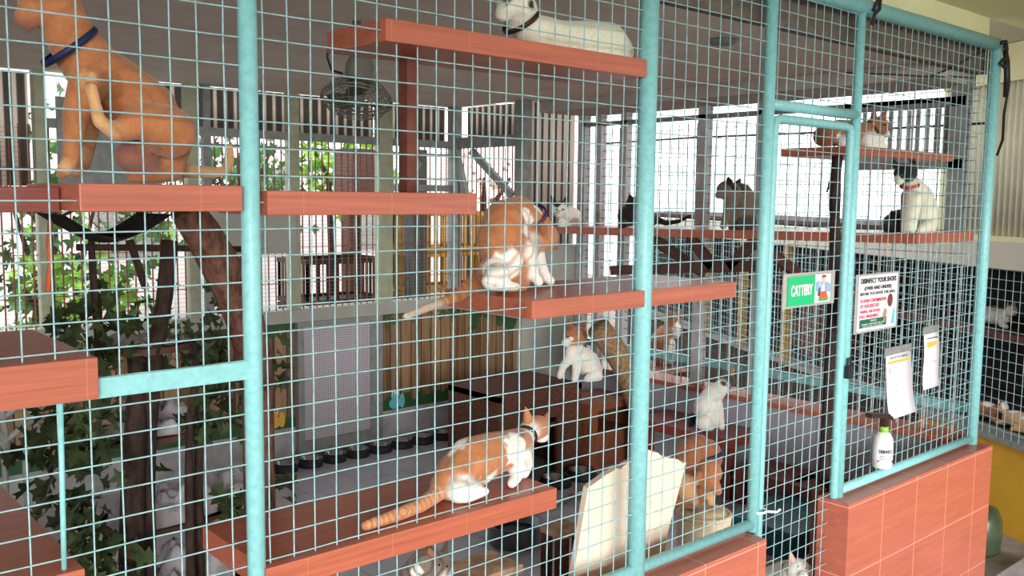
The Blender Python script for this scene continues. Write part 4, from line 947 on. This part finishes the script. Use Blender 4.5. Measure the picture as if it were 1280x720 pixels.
# (a) orange cat scratching itself, top left
cat('big orange cat scratching itself with a raised hind leg, top left, blue collar',
 [('o', [(0.6315,0.17,1.666,0.0451), (0.6565,0.17,1.705,0.0606), (0.6339,0.17,1.751,0.063), (0.5914,0.17,1.786,0.0589), (0.5497,0.16,1.81,0.0547), (0.5207,0.15,1.842,0.0481), (0.4982,0.15,1.878,0.0433), (0.4862,0.15,1.907,0.0416)]),
  ('o', [(0.6563,0.17,1.697,0.0667), (0.6689,0.17,1.66,0.0428)]),
  ('o', [(0.4611,0.15,1.919,0.0412), (0.4839,0.15,1.914,0.0444)]), ('o', [(0.4404,0.14,1.902,0.023), (0.4276,0.14,1.889,0.0175)]), ('p', [(0.4176,0.14,1.883,0.0081), (0.4347,0.14,1.88,0.0135)]),
  ('o', [(0.5206,0.12,1.786,0.0336), (0.5005,0.12,1.736,0.025), (0.4907,0.11,1.687,0.018), (0.4828,0.11,1.646,0.0152), (0.4679,0.1,1.63,0.0123)]),
  ('ol', [(0.5586,0.2,1.788,0.0294), (0.545,0.2,1.715,0.0191), (0.5316,0.2,1.649,0.0147), (0.5172,0.19,1.635,0.0131)]),
  ('o', [(0.6464,0.08,1.708,0.0493), (0.594,0.06,1.725,0.0338), (0.5437,0.05,1.7,0.0179)]), ('ol', [(0.5437,0.05,1.7,0.0165), (0.5123,0.04,1.716,0.0121), (0.5046,0.04,1.755,0.0107), (0.5001,0.04,1.773,0.012)]),
  ('p', [(0.5921,0.12,1.662,0.0319), (0.6204,0.12,1.646,0.0235)]),
  ('o', [(0.6722,0.14,1.641,0.0242), (0.6345,0.12,1.63,0.0148), (0.5911,0.12,1.626,0.0116)]),
  ('ol', [(0.716,0.2,1.643,0.0173), (0.7884,0.24,1.639,0.0131), (0.8318,0.26,1.644,0.0118), (0.8456,0.27,1.668,0.0118), (0.8444,0.27,1.695,0.0101)])],
 ears=[('od', (0.4881,0.19,1.951,0.0155), (0.4999,0.2,1.985,0.0043)), ('o', (0.4414,0.11,1.929,0.0147), (0.4375,0.1,1.958,0.004))],
 paint=[('p', (0.4249,0.11,1.88,0.016)), ('ol', (0.5122,0.1,1.793,0.0166)), ('ol', (0.4758,0.1,1.636,0.0165)), ('od', (0.5544,0.1,1.78,0.0309)), ('od', (0.6733,0.1,1.703,0.0266))],
 collar=((0.5012,0.15,1.851,0.0042)[:3], Vector((-.64, 0, .77)), .055, 'blue'), vox=.0045, ground=1.606,
 stripes=[((0.595,0.1,1.755), .20, 210, 'od', .5)])
# (b) white cat on the highest shelf
cat('white cat with dark cap lying on the highest shelf, brown collar',
 [('c', [(1.57,0.1,1.993,0.0512), (1.647,0.1,1.99,0.0503), (1.748,0.1,1.994,0.0579), (1.814,0.1,1.993,0.0653), (1.84,0.1,1.98,0.0594)]),
  ('c', [(1.549,0.1,1.998,0.043), (1.512,0.1,2.02,0.0348)]), ('c', [(1.498,0.1,2.052,0.05), (1.511,0.1,2.039,0.0463)]), ('c', [(1.457,0.09,2.034,0.0246), (1.447,0.09,2.025,0.0189)]),
  ('c', [(1.712,0.05,1.941,0.0242), (1.817,0.05,1.943,0.0187)]), ('k', [(1.923,0.13,1.992,0.0109), (1.94,0.14,2.025,0.0088), (1.921,0.13,1.974,0.0109)])],
 ears=[('k', (1.444,0.07,2.066,0.015), (1.425,0.06,2.087,0.0037)), ('k', (1.558,0.13,2.091,0.0158), (1.583,0.14,2.124,0.004))],
 paint=[('k', (1.5,0.1,2.093,0.0365)), ('k', (1.506,0.06,2.055,0.0133)), ('k', (1.433,0.04,2.059,0.0148))],
 collar=((1.514,0.1,2.018,0.0058)[:3], Vector((-.62, 0, .78)), .048, 'brown'), vox=.0045, ground=1.951, eyes=[(1.431,0.055,2.04,0.0037)])
# (c) washing cat
cat('orange and white cat bent over washing its chest on the middle shelf, purple collar',
 [('o', [(1.54,0.17,1.426,0.0695), (1.523,0.17,1.487,0.069), (1.533,0.17,1.532,0.061), (1.576,0.17,1.552,0.0493), (1.601,0.16,1.54,0.0413)]),
  ('o', [(1.557,0.17,1.394,0.0535), (1.464,0.14,1.411,0.0397)]),
  ('o', [(1.625,0.15,1.523,0.0373), (1.639,0.14,1.494,0.0395)]), ('go', [(1.597,0.13,1.471,0.0225), (1.58,0.13,1.463,0.0163)]),
  ('w', [(1.58,0.16,1.466,0.0494), (1.611,0.17,1.485,0.0416)]),
  ('w', [(1.555,0.12,1.465,0.0282), (1.577,0.12,1.423,0.0183), (1.58,0.11,1.395,0.0142), (1.585,0.1,1.383,0.0142)]),
  ('w', [(1.643,0.18,1.459,0.0274), (1.667,0.18,1.415,0.017), (1.685,0.18,1.385,0.015), (1.694,0.17,1.374,0.0139)]),
  ('w', [(1.44,0.09,1.406,0.0329), (1.406,0.08,1.395,0.021)]), ('w', [(1.414,0.08,1.386,0.0153), (1.482,0.07,1.379,0.0117)]),
  ('od', [(1.469,0.18,1.391,0.0282), (1.449,0.2,1.375,0.0222), (1.435,0.24,1.344,0.0163), (1.399,0.26,1.328,0.0132)]), ('gl', [(1.399,0.26,1.328,0.0132), (1.351,0.27,1.314,0.0121), (1.305,0.28,1.298,0.011)])],
 ears=[('go', (1.577,0.08,1.522,0.014), (1.575,0.06,1.495,0.006)), ('go', (1.726,0.2,1.468,0.0152), (1.76,0.21,1.454,0.0055))],
 paint=[('w', (1.563,0.125,1.545,0.0222)), ('w', (1.548,0.125,1.517,0.0201)), ('w', (1.608,0.15,1.56,0.0206)), ('w', (1.438,0.1,1.428,0.0388)), ('w', (1.489,0.1,1.432,0.0433)), ('w', (1.401,0.11,1.435,0.025)), ('pk', (1.568,0.07,1.497,0.008)), ('gw', (1.305,0.28,1.298,0.0179))],
 collar=((1.61,0.155,1.548,0.0062)[:3], Vector((.68, .25, -.69)), .040, 'purple'), vox=.0045, ground=1.356, gx=1.45,
 stripes=[((1.455,0.1,1.511), .14, 230, 'od', .5), ((1.369,0.26,1.322), .1, 330, 'ol', .4)])
# (d) looking-away cat on the bench
cat('orange and white cat crouching on the bottom bench with ringed tail, looking away',
 [('o', [(1.334,0.095,0.9341,0.0615), (1.368,0.095,0.9552,0.0659), (1.424,0.095,0.965,0.0571), (1.476,0.095,0.9679,0.05), (1.522,0.105,0.97,0.0447)]),
  ('o', [(1.312,0.085,0.9252,0.0571), (1.338,0.075,0.9106,0.0421)]),
  ('w', [(1.512,0.105,0.9511,0.0487), (1.528,0.105,0.923,0.0388)]), ('w', [(1.547,0.115,0.9803,0.0308), (1.578,0.125,0.9899,0.0291)]),
  ('o', [(1.604,0.135,0.9922,0.0356), (1.622,0.135,0.9937,0.0337)]), ('w', [(1.652,0.155,0.9607,0.0193), (1.677,0.165,0.9502,0.013)]),
  ('w', [(1.493,0.065,0.9246,0.0239), (1.474,0.055,0.9042,0.0158), (1.454,0.045,0.8984,0.0137)]), ('w', [(1.548,0.105,0.911,0.0226), (1.53,0.085,0.8982,0.0142)]),
  ('w', [(1.29,0.045,0.9163,0.0336), (1.32,0.035,0.9126,0.0244)]), ('w', [(1.294,0.025,0.9016,0.0148), (1.351,0.025,0.9048,0.0123)]),
  ('o', [(1.271,0.085,0.9236,0.0301), (1.238,0.065,0.9107,0.0203), (1.182,0.05,0.9003,0.0172), (1.119,0.038,0.8991,0.0159), (1.069,0.032,0.8977,0.0139), (1.024,0.028,0.8969,0.0119)])],
 ears=[('o', (1.55,0.095,1.034,0.0143), (1.532,0.085,1.071,0.0044)), ('o', (1.682,0.175,0.9892,0.0141), (1.709,0.185,1.012,0.0044))],
 paint=[('w', (1.471,0.065,0.9754,0.0395)), ('w', (1.498,0.065,0.9461,0.0339)), ('w', (1.336,0.105,1.014,0.0231)), ('w', (1.303,0.105,1,0.0171)), ('w', (1.292,0.015,0.9272,0.0332)), ('w', (1.34,0.015,0.9251,0.0225)), ('w', (1.258,0.015,0.9119,0.0219)), ('od', (1.331,0.025,1.013,0.0299)), ('pk', (1.517,0.065,1.061,0.008)), ('w', (1.386,0.025,0.9251,0.0229)), ('go', (1.515,0.085,1.006,0.0141))],
 collar=((1.561,0.115,0.9843,0.0062)[:3], Vector((.6, .45, .35)), .030, 'brown'), vox=.0045, ground=.885,
 stripes=[((1.121,0.025,0.9059), .13, 420, 'ol', .75), ((1.312,0.025,0.9971), .09, 210, 'od', .4)])
# (e) tabby kitten under the bench
cat('grey and white tabby kitten below the bottom bench',
 [('g', [(1.357,0.33,0.5845,0.0466), (1.369,0.3,0.6347,0.0378), (1.395,0.3,0.6432,0.0338)]), ('g', [(1.399,0.27,0.6298,0.0357), (1.407,0.26,0.6221,0.0315)]), ('w', [(1.397,0.24,0.6096,0.0166), (1.407,0.26,0.5697,0.0252)]), ('g', [(1.386,0.28,0.5822,0.0378), (1.399,0.27,0.5489,0.0337)])],
 ears=[('go', (1.385,0.28,0.6519,0.0126), (1.375,0.28,0.6849,0.0042)), ('kg', (1.425,0.28,0.6505,0.0127), (1.435,0.28,0.6873,0.0042))],
 paint=[('w', (1.367,0.2,0.6396,0.0142)), ('kg', (1.354,0.22,0.6747,0.0122)), ('w', (1.334,0.28,0.6288,0.0165))], vox=.004, ground=BEN.z+.001, eyes=[(1.365,0.222,0.6583,0.0033), (1.391,0.222,0.6472,0.0033)], nose=(1.378,0.215,0.6401),
 stripes=[((1.36,0.28,0.6435), .08, 300, 'kg', .8)])
# (f) cat on the small upper right shelf
cat('brown and white cat lying on the small upper right shelf',
 [('go', [(3.089,0.2,1.828,0.0408), (3.189,0.2,1.845,0.0505), (3.294,0.2,1.851,0.0485), (3.36,0.19,1.847,0.0459)]), ('w', [(3.318,0.16,1.82,0.0332), (3.377,0.14,1.822,0.0274)]),
  ('go', [(3.413,0.18,1.874,0.0401), (3.43,0.17,1.881,0.0401)]), ('w', [(3.464,0.16,1.855,0.0186), (3.477,0.16,1.852,0.0155)]), ('w', [(3.301,0.14,1.795,0.015), (3.378,0.12,1.798,0.0152)]), ('w', [(3.13,0.14,1.805,0.029), (3.158,0.13,1.8,0.0233)])],
 ears=[('go', (3.37,0.16,1.907,0.0152), (3.38,0.16,1.935,0.0061)), ('go', (3.51,0.2,1.918,0.0157), (3.546,0.2,1.948,0.0063))],
 paint=[('w', (3.114,0.12,1.832,0.0345)), ('w', (3.267,0.12,1.81,0.0267)), ('w', (3.062,0.12,1.795,0.0228))],
 collar=((3.384,0.18,1.848,0.0092)[:3], Vector((.8, 0, .5)), .040, 'brown'), vox=.005, ground=1.786, eyes=[(3.401,0.13,1.883,0.004)])
# (g) black-headed sitting cat on the long shelf
cat('white cat with black head and red collar at the near end of the long shelf',
 [('c', [(3.78,0.14,1.508,0.0627), (3.774,0.14,1.561,0.0625), (3.725,0.13,1.613,0.052), (3.629,0.12,1.657,0.0382)]), ('k', [(3.535,0.11,1.705,0.0406), (3.562,0.11,1.706,0.0408)]), ('c', [(3.437,0.08,1.678,0.0213), (3.438,0.08,1.672,0.0183)]),
  ('gl', [(3.564,0.1,1.615,0.0314), (3.525,0.09,1.544,0.0203), (3.498,0.08,1.485,0.0155)]), ('c', [(3.577,0.08,1.606,0.0314), (3.55,0.07,1.538,0.0203), (3.522,0.06,1.486,0.0171)]), ('c', [(3.702,0.08,1.492,0.0354), (3.612,0.07,1.478,0.019)]),
  ('k', [(4.004,0.2,1.487,0.0277), (3.978,0.24,1.476,0.0244), (3.871,0.26,1.483,0.024)])],
 ears=[('k', (3.426,0.09,1.729,0.0152), (3.398,0.09,1.752,0.0061)), ('k', (3.661,0.14,1.74,0.0161), (3.679,0.14,1.77,0.0064))],
 paint=[('k', (3.896,0.14,1.584,0.0269)), ('k', (3.897,0.16,1.634,0.0168)), ('k', (3.856,0.16,1.66,0.0134)), ('k', (3.842,0.11,1.542,0.0166)), ('k', (3.443,0.06,1.714,0.0364))],
 collar=((3.598,0.115,1.656,0.0095)[:3], Vector((-.25, 0, 1)), .036, 'redcollar'), vox=.005, ground=1.466, eyes=[(3.401,0.07,1.707,0.0036)])
# its dark companion behind, only the back shows
cat('dark grey cat curled behind the black headed white cat',
 [('k', [(3.824,0.28,1.497,0.0512), (3.866,0.28,1.51,0.0516), (3.896,0.28,1.503,0.0449)]), ('kg', [(3.783,0.28,1.484,0.0305), (3.801,0.26,1.471,0.0237)])],
 ears=[('k', (3.806,0.28,1.538,0.0136), (3.79,0.28,1.555,0.0068))], paint=[('gl', (3.628,0.19,1.502,0.0227))], vox=.006, ground=1.462)
# (h) grey brown cat
cat('grey brown cat seen from behind the double blue post, sitting on the long shelf',
 [('g', [(3.769,1,1.514,0.0655), (3.779,1,1.572,0.0693), (3.737,1,1.613,0.0612)]), ('g', [(3.621,1,1.635,0.0488), (3.653,1,1.628,0.0491)]), ('g', [(3.545,0.98,1.616,0.0222), (3.533,0.98,1.612,0.0185)]),
  ('g', [(3.619,0.97,1.583,0.0337), (3.572,0.96,1.516,0.0204), (3.536,0.95,1.469,0.0166)]), ('g', [(3.744,1.03,1.567,0.0347), (3.715,1.03,1.506,0.0211), (3.697,1.02,1.461,0.0172)]), ('kg', [(3.76,0.97,1.484,0.0459), (3.676,0.96,1.459,0.0227)])],
 ears=[('k', (3.574,0.95,1.671,0.0185), (3.546,0.94,1.693,0.0073)), ('k', (3.765,1.04,1.667,0.0193), (3.798,1.05,1.691,0.0078))],
 paint=[('kg', (3.709,1,1.651,0.0495)), ('kg', (3.816,1,1.61,0.058)), ('k', (3.624,0.95,1.665,0.0298)), ('kg', (3.655,0.9,1.536,0.0335))], vox=.006, ground=1.452)
# (i) black cat with tail
cat('black cat with long tail on the long shelf behind the middle post',
 [('k', [(3.555,1.55,1.502,0.0572), (3.629,1.55,1.51,0.0619), (3.724,1.55,1.484,0.046)]), ('k', [(3.549,1.52,1.56,0.0365), (3.567,1.52,1.568,0.0366)]), ('k', [(3.47,1.5,1.464,0.0241), (3.447,1.5,1.448,0.016)]),
  ('k', [(3.743,1.55,1.493,0.0252), (3.795,1.5,1.464,0.0147), (3.837,1.45,1.474,0.0126), (3.865,1.4,1.504,0.0104)])],
 ears=[('k', (3.536,1.52,1.592,0.0162), (3.529,1.52,1.612,0.0065)), ('k', (3.614,1.54,1.592,0.0164), (3.631,1.55,1.613,0.0066))], vox=.006, ground=1.443)
# (j) black and white face
cat('black and white cat facing the viewer at the far end of the long shelf',
 [('w', [(3.683,2.1,1.434,0.0588), (3.695,2.1,1.479,0.0634), (3.637,2.08,1.507,0.0492)]), ('w', [(3.508,2,1.526,0.0478), (3.514,2,1.531,0.0479)]), ('w', [(3.464,1.96,1.502,0.0215), (3.454,1.95,1.502,0.0172)]), ('w', [(3.528,2,1.448,0.0306), (3.503,1.98,1.423,0.0217)])],
 ears=[('k', (3.459,2,1.57,0.0173), (3.441,2,1.6,0.0065)), ('k', (3.55,2,1.57,0.0175), (3.567,2,1.609,0.0066))],
 paint=[('k', (3.452,1.98,1.574,0.0387)), ('k', (3.524,1.98,1.574,0.0347)), ('k', (3.732,2.1,1.524,0.0273)), ('gl', (3.671,2.05,1.454,0.0314))], vox=.006, ground=1.433, eyes=[(3.426,1.94,1.528,0.0051), (3.474,1.94,1.528,0.0051)], nose=(3.435,1.93,1.507))
# (k) cat on the brown carpet house
cat('white cat with orange head washing itself on top of the brown carpet house',
 [('w', [(3.732,1.95,0.6254,0.0633), (3.679,1.95,0.6772,0.0763), (3.614,1.95,0.7205,0.0623)]), ('o', [(3.591,1.93,0.8329,0.0574), (3.532,1.92,0.822,0.0525)]), ('w', [(3.466,1.89,0.8147,0.0259), (3.454,1.89,0.8115,0.0215)]), ('w', [(3.52,1.9,0.7552,0.0392), (3.57,1.92,0.765,0.044)]),
  ('w', [(3.514,1.9,0.7293,0.0349), (3.434,1.88,0.6885,0.0215), (3.402,1.87,0.6416,0.0193)]), ('w', [(3.544,1.88,0.7024,0.0349), (3.523,1.87,0.6356,0.0218), (3.502,1.86,0.6134,0.0195)]), ('w', [(3.692,1.88,0.6045,0.0401), (3.628,1.88,0.5944,0.0265)])],
 ears=[('go', (3.53,1.92,0.8928,0.0196), (3.511,1.92,0.9296,0.0078)), ('go', (3.642,1.95,0.8797,0.02), (3.677,1.96,0.9072,0.0081))],
 paint=[('go', (3.598,1.9,0.8449,0.0352)), ('w', (3.479,1.88,0.832,0.0216))], vox=.0055, ground=zt+.002, eyes=[(3.447,1.86,0.8506,0.0051)])
# (l) orange/white cat outside the right wall ledge
cat('orange and white cat sitting beyond the right wall under the translucent sheet',
 [('go', [(4.608,2.16,0.5745,0.0723), (4.588,2.16,0.6705,0.0772), (4.633,2.16,0.7287,0.0568)]), ('go', [(4.687,2.14,0.789,0.057), (4.695,2.14,0.7779,0.0518)]), ('w', [(4.67,2.1,0.7637,0.0309), (4.677,2.11,0.7204,0.031)]), ('w', [(4.61,2.1,0.6656,0.0358), (4.59,2.08,0.567,0.0255)])],
 ears=[('go', (4.636,2.14,0.8452,0.0206), (4.618,2.14,0.8828,0.0082)), ('go', (4.759,2.16,0.8335,0.0209), (4.774,2.16,0.8693,0.0084))], paint=[('w', (4.644,2.08,0.7994,0.0256))], vox=.006, ground=.53)
# (m) calico on the low bench
cat('white cat with dark patches and pink collar sitting on the low dark bench',
 [('w', [(3.747,1.15,0.4995,0.0604), (3.731,1.15,0.5592,0.0682), (3.768,1.15,0.603,0.0564)]), ('w', [(3.794,1.15,0.6159,0.0485), (3.846,1.15,0.6419,0.0407)]), ('kg', [(3.885,1.15,0.6742,0.0409), (3.899,1.15,0.6683,0.041)]), ('w', [(3.741,1.1,0.579,0.0318), (3.757,1.09,0.5176,0.0219), (3.76,1.08,0.4622,0.0179)]), ('w', [(3.641,1.1,0.5012,0.0432), (3.681,1.09,0.4769,0.0237)]), ('k', [(3.695,1.2,0.5061,0.0242), (3.671,1.2,0.4688,0.0201)])],
 ears=[('kg', (3.828,1.14,0.7199,0.0182), (3.806,1.14,0.7512,0.0073)), ('o', (3.953,1.17,0.6961,0.0186), (3.987,1.18,0.72,0.0075))],
 paint=[('k', (3.569,1.08,0.6583,0.0348)), ('k', (3.575,1.12,0.5873,0.0312)), ('kg', (3.822,1.12,0.6869,0.0282)), ('k', (3.56,1.05,0.5552,0.0154))],
 collar=((3.853,1.15,0.641,0.0122)[:3], Vector((.7, .1, .7)), .040, 'pinkcollar'), vox=.0055, ground=.426)
# (n) orange cat on the drum
cat('orange cat with dark collar hunched on the cream drum',
 [('go', [(2.704,0.46,0.509,0.0655), (2.681,0.46,0.5898,0.0651), (2.697,0.46,0.6474,0.0652), (2.731,0.45,0.6679,0.0595)]), ('go', [(2.764,0.43,0.6543,0.0536), (2.761,0.42,0.6326,0.0506)]), ('o', [(2.695,0.37,0.6085,0.0494), (2.673,0.36,0.5914,0.0433)]), ('o', [(2.727,0.37,0.5543,0.0264), (2.739,0.36,0.5303,0.0176)]),
  ('ol', [(2.605,0.4,0.5775,0.0374), (2.599,0.38,0.5484,0.0258), (2.602,0.36,0.5206,0.0171)]), ('ol', [(2.75,0.43,0.5346,0.0298), (2.782,0.43,0.4911,0.021), (2.78,0.42,0.4664,0.018)]), ('o', [(2.597,0.42,0.5209,0.0405), (2.629,0.38,0.5065,0.0202)]), ('ol', [(2.592,0.4,0.5744,0.0402), (2.581,0.38,0.5522,0.0342)])],
 ears=[('o', (2.594,0.34,0.6237,0.017), (2.563,0.33,0.6119,0.007)), ('o', (2.87,0.46,0.5342,0.0184), (2.909,0.47,0.5368,0.0077))],
 paint=[('ol', (2.678,0.36,0.5012,0.0232))],
 collar=((2.757,0.425,0.6474,0.0089)[:3], Vector((-.15, .2, 1)), .056, 'blue'), vox=.005, ground=DR.z+.001,
 stripes=[((2.619,0.4,0.6752), .1, 220, 'o', .5)])
# (o) white cat behind the door
cat('white cat with pink ears looking out low behind the mesh door',
 [('w', [(3.055,0.3,0.1086,0.0746), (3.04,0.24,0.1584,0.0673), (2.978,0.18,0.2169,0.0477)]), ('w', [(2.943,0.14,0.2485,0.0439), (2.948,0.13,0.2442,0.041)]), ('w', [(2.909,0.1,0.2465,0.0202), (2.91,0.1,0.2434,0.0173)]), ('w', [(2.977,0.2,0.1484,0.048), (2.981,0.2,0.0942,0.027)]), ('w', [(3.095,0.22,0.1082,0.0431), (3.1,0.22,0.0524,0.0278)]), ('w', [(3.03,0.3,0.0836,0.062), (3.033,0.3,0.0441,0.0372)])],
 ears=[('pk', (2.88,0.13,0.3045,0.0144), (2.867,0.13,0.3376,0.0057)), ('pk', (3.047,0.17,0.242,0.015), (3.091,0.18,0.259,0.0061))],
 paint=[('kg', (2.954,0.22,0.2446,0.0179)), ('pk', (2.886,0.09,0.268,0.0086)), ('gw', (2.863,0.1,0.3066,0.0143))], vox=.005, ground=FLZ+.001, eyes=[(2.844,0.085,0.3046,0.0037), (2.906,0.09,0.2805,0.0037)], nose=(2.871,0.078,0.27))
# small tabby on the bench end
cat('small brown and white kitten resting at the near end of the low dark bench',
 [('w', [(3.824,0.67,0.2173,0.0265), (3.881,0.67,0.1974,0.0305), (3.905,0.65,0.1897,0.0229)]), ('g', [(3.808,0.67,0.24,0.0245), (3.785,0.66,0.2435,0.0225)])], ears=[('kg', (3.779,0.67,0.2653,0.0094), (3.771,0.67,0.2824,0.0045)), ('kg', (3.845,0.68,0.2494,0.0095), (3.867,0.69,0.258,0.0046))],
 paint=[('kg', (3.795,0.62,0.2439,0.0186))], vox=.005, ground=.286)
# neighbour cage cats
def ncat(s, n, z, label, ck, pk, f=1.):
    a = NP+ND*s+NN*n+Vector((0, 0, z)); g = abs(f); q = lambda ds, dz, r, dn=0: tuple(a+ND*(ds*f)+NN*dn*g+Vector((0, 0, dz*g)))+(r*g,)
    cat(label, [(ck, [q(-.10, .07, .065), q(0, .08, .07), q(.08, .08, .055)]), (ck, [q(.15, .13, .042), q(.155, .13, .04)]), (ck, [q(.1, .03, .025, -.03), q(.16, .018, .018, -.04)]), (ck, [q(-.14, .03, .022, -.02), q(-.04, .02, .018, -.08)])],
        ears=[(ck, q(.14, .165, .014, -.02), q(.14, .195, .004, -.025)), (ck, q(.15, .165, .014, .02), q(.15, .195, .004, .025))],
        paint=[(pk, q(.02, .13, .05)), (pk, q(-.12, .1, .05)), (pk, q(.13, .17, .035))], vox=.006, ground=z+.001)
ncat(.50, .50, .88, 'white and brown cat lying on the shelf in the neighbouring cage', 'w', 'o', -.8)
ncat(.24, .27, .40, 'brown kitten on the floor of the neighbouring cage next to the corner post', 'go', 'w', -.7)
ncat(.02, .27, .40, 'pale kitten on the floor of the neighbouring cage at the right picture edge', 'ol', 'w', .7)

# ------------------------------------------------------------------ light and camera
W = bpy.data.worlds.new('World'); SC.world = W; W.use_nodes = True
nt = W.node_tree; bg = nt.nodes['Background']
bg.inputs['Color'].default_value = (.96, .98, 1.0, 1); bg.inputs['Strength'].default_value = 2.3
sun = bpy.data.lights.new('sun', 'SUN'); sun.energy = 3.6; sun.angle = math.radians(26); sun.color = (1, .97, .93)
so = bpy.data.objects.new('sun', sun); COL.objects.link(so); so.rotation_euler = Vector((.6, 1., -.18)).to_track_quat('-Z', 'Y').to_euler()
cd = bpy.data.cameras.new('camera'); cam = bpy.data.objects.new('camera', cd); COL.objects.link(cam)
cd.sensor_width = 36; cd.lens = 1150/1280*36; cd.clip_start = .02
R = [[0.751499, -0.05772, 0.657204], [-0.659641, -0.082476, 0.747042], [0.011085, -0.99492, -0.100055]]
right = Vector([r[0] for r in R]); down = Vector([r[1] for r in R]); fwd = Vector([r[2] for r in R])
cam.matrix_world = Matrix(((right.x, -down.x, -fwd.x, 0), (right.y, -down.y, -fwd.y, -1.6), (right.z, -down.z, -fwd.z, 1.6), (0, 0, 0, 1)))
SC.camera = cam
vs = SC.view_settings
vs.view_transform = 'Standard'; vs.look = 'None'; vs.gamma = 1; vs.use_curve_mapping = False; vs.exposure = .25
